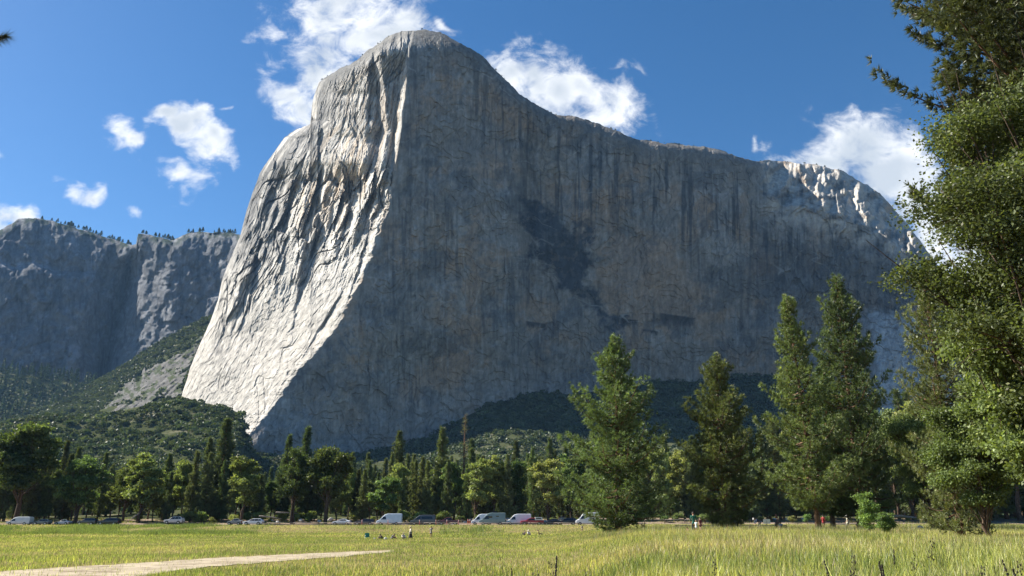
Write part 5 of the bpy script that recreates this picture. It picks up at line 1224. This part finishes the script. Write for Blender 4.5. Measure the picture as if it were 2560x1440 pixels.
person('dark haired person in black sitting left of a white shirted one, in the middle meadow', 1311, 143, 'sit', 1.65, -.7, (.03, .03, .035), (.05, .05, .06))
person('person in a white top and pale hat sitting in the middle meadow', 1322, 142, 'sit', 1.7, .3, (.70, .68, .64), (.05, .05, .05), hat=(.70, .66, .56), sleeves='long')
person('person in a yellow shirt sitting right of the pair in the middle meadow', 1347, 143, 'sit', 1.75, 1.2, (.55, .55, .12), (.25, .26, .10))
person('child with a dark backpack standing in front of the last white van', 1455, 150, 'stand', 1.25, 3.1, (.55, .50, .46), (.04, .04, .05), backpack=(.02, .02, .02), legs='short')
person('tall person in a long dark green jacket at the left of the trail group', 1735, 74, 'stand', 1.80, 3.0, (.015, .11, .07), (.03, .035, .045), sleeves='long')
person('small child in a loose pale mint shirt beside the green jacket', 1741, 71.5, 'stand', 1.05, 2.6, (.62, .72, .68), (.60, .62, .60), hair=(.30, .22, .14), legs='short')
person('child in a dark maroon shirt walking right of the mint shirted child', 1752, 73, 'walk', 1.30, -2.4, (.10, .02, .03), (.07, .03, .03), legs='short')
person('toddler in pinkish clothes crouching left of the green jacket', 1721, 73, 'lean', 1.0, -1.2, (.40, .24, .20), (.42, .32, .26))
person('person in navy clothes and white cap bending down beside the bicycle', 1898, 91, 'bend', 1.75, -1.5, (.03, .05, .10), (.025, .035, .06), cap=(.75, .75, .74), sleeves='long')
person('person in a light blue shirt sitting right of the information panels', 1954, 95, 'sit', 1.72, .2, (.10, .28, .50), (.12, .13, .18))
person('person with reddish hair in a dusky shirt sitting behind the blue shirted one', 1944, 98, 'sit', 1.75, -.6, (.30, .16, .13), (.20, .15, .13), hair=(.22, .09, .05), dz=.25)
person('person in a mottled pale shirt and white cap standing left of the sapling', 2121, 100, 'walk', 1.68, -1.7, (.40, .42, .34), (.20, .19, .14), cap=(.75, .75, .72))
person('person in dark red standing in the shade behind the leaning pine trunk', 2060, 112, 'stand', 1.75, 2.4, (.25, .02, .02), (.10, .015, .02), sleeves='long')

# ------------------------------------------------------------------ picnic things, bicycle
def gp(px, Y): a = float(ae(px, 1320)[0]); return (a*Y, Y, float(G(a*Y, Y)))
M_TEAL = simple('teal_cloth', (.05, .26, .20), .8); M_MET = simple('grey_metal', (.35, .35, .36), .4, .7)
t = thing('folding_chair', 'low teal folding chair standing left of the picnickers', 'chair', gp(920, 113), .4)
mb = MB(); mb.box((0, 0, .30), (.62, .50, .04)); obj('seat', mb.mesh('seat', M_TEAL), t); mb = MB(); mb.box((0, .30, .58), (.62, .05, .55)); obj('backrest', mb.mesh('backrest', M_TEAL), t)
for sx_ in (-1, 1):
    for y0, y1 in ((-.24, .30), (.28, -.24)):
        mb = MB(); mb.tube([(sx_*.31, y0, -.02), (sx_*.31, y1, .34)], .014, 6); obj('leg', mb.mesh('leg', M_MET, True), t)
    mb = MB(); mb.tube([(sx_*.33, -.22, .50), (sx_*.33, .30, .52)], .022, 6); obj('armrest', mb.mesh('armrest', M_MET, True), t)
rgb_ = np.random.RandomState(8)
def bag(px, Y, s_, colr, label, nm='bag'):
    t = thing(nm, label, 'bag', gp(px, Y), .3); mb = MB(); mb.box((0, 0, s_*.2), (s_*1.0, s_*.6, s_*.42)); mb.blob((0, 0, s_*.42), (s_*.52, s_*.30, s_*.36), 8, 12, .05, rgb_); obj('body', mb.mesh('bag_body', simple('bag_cloth', colr, .8), True), t)
    mb = MB(); mb.tube([(-s_*.25, 0, s_*.8), (-s_*.15, 0, s_*1.1), (s_*.15, 0, s_*1.1), (s_*.25, 0, s_*.8)], .015, 6); obj('handle', mb.mesh('bag_handle', M_TRIM, True), t)
bag(965, 112, .42, (.72, .70, .64), 'white bag lying right of the leftmost picnicker')
bag(938, 112, .30, (.66, .66, .60), 'small pale bag on the grass between the teal chair and the picnickers')
bag(1876, 90.5, .60, (.02, .02, .022), 'bulky black bag on the ground left of the bending person')
t = thing('bicycle', 'dark bicycle leaning by the low log rail left of the bending person', 'bicycle', gp(1848, 96), .15); t.rotation_euler = (-.12, 0, .15)
for xw in (-.52, .52):
    w = obj('wheel', None, t, (xw, 0, .34)); mb = MB(); mb.tube([(.33*cos(q), 0, .33*sin(q)) for q in np.linspace(0, 2*pi, 25)], .022, 6, False); obj('tyre', mb.mesh('tyre', M_TYRE, True), w)
    mb = MB()
    for q in np.linspace(0, pi, 8, endpoint=False): mb.tube([(.32*cos(q), 0, .32*sin(q)), (-.32*cos(q), 0, -.32*sin(q))], .003, 3)
    obj('spokes', mb.mesh('spokes', M_MET), w)
mb = MB()
for p_, q_ in (((-.52, 0, .34), (-.30, 0, .82)), ((-.32, 0, .76), (.18, 0, .80)), ((-.30, 0, .66), (.05, 0, .30)), ((.05, 0, .30), (.20, 0, .88)), ((.05, 0, .30), (.52, 0, .34)), ((.17, 0, .78), (.52, 0, .34))): mb.tube([p_, q_], .018, 6)
obj('frame', mb.mesh('frame', M_TRIM, True), t)
mb = MB(); mb.tube([(-.30, 0, .82), (-.32, 0, .96)], .014, 6); mb.tube([(-.38, -.26, .98), (-.32, 0, .96), (-.38, .26, .98)], .013, 6); obj('handlebar', mb.mesh('handlebar', M_MET, True), t)
mb = MB(); mb.blob((.22, 0, .92), (.13, .06, .03), 6, 10); obj('saddle', mb.mesh('saddle', M_TRIM, True), t)
mb = MB(); mb.tube([(.02, -.05, .30), (.08, -.05, .30)], .09, 12); mb.box((.13, -.09, .18), (.09, .06, .02)); mb.box((-.03, .09, .42), (.09, .06, .02)); obj('crank', mb.mesh('crank', M_MET, True), t)

# ------------------------------------------------------------------ air
HZ = MB(); HZ.add([(x, y, z) for z in (-16, 1180) for x, y in ((-3950, -95), (3950, -95), (3950, 4350), (-3950, 4350))], [(0, 3, 2, 1), (4, 5, 6, 7), (0, 1, 5, 4), (1, 2, 6, 5), (2, 3, 7, 6), (3, 0, 4, 7)])
m, t_, o_ = mat_base('air'); pv = N(t_, 'ShaderNodeVolumePrincipled'); pv.inputs['Color'].default_value = (.30, .58, 1, 1); pv.inputs['Density'].default_value = .000026; pv.inputs['Anisotropy'].default_value = 0.0
t_.links.new(pv.outputs[0], o_.inputs['Volume'])
tag(obj('haze', HZ.mesh('haze', m)), 'thin blue summer haze filling the valley air', 'haze', None, 'stuff')
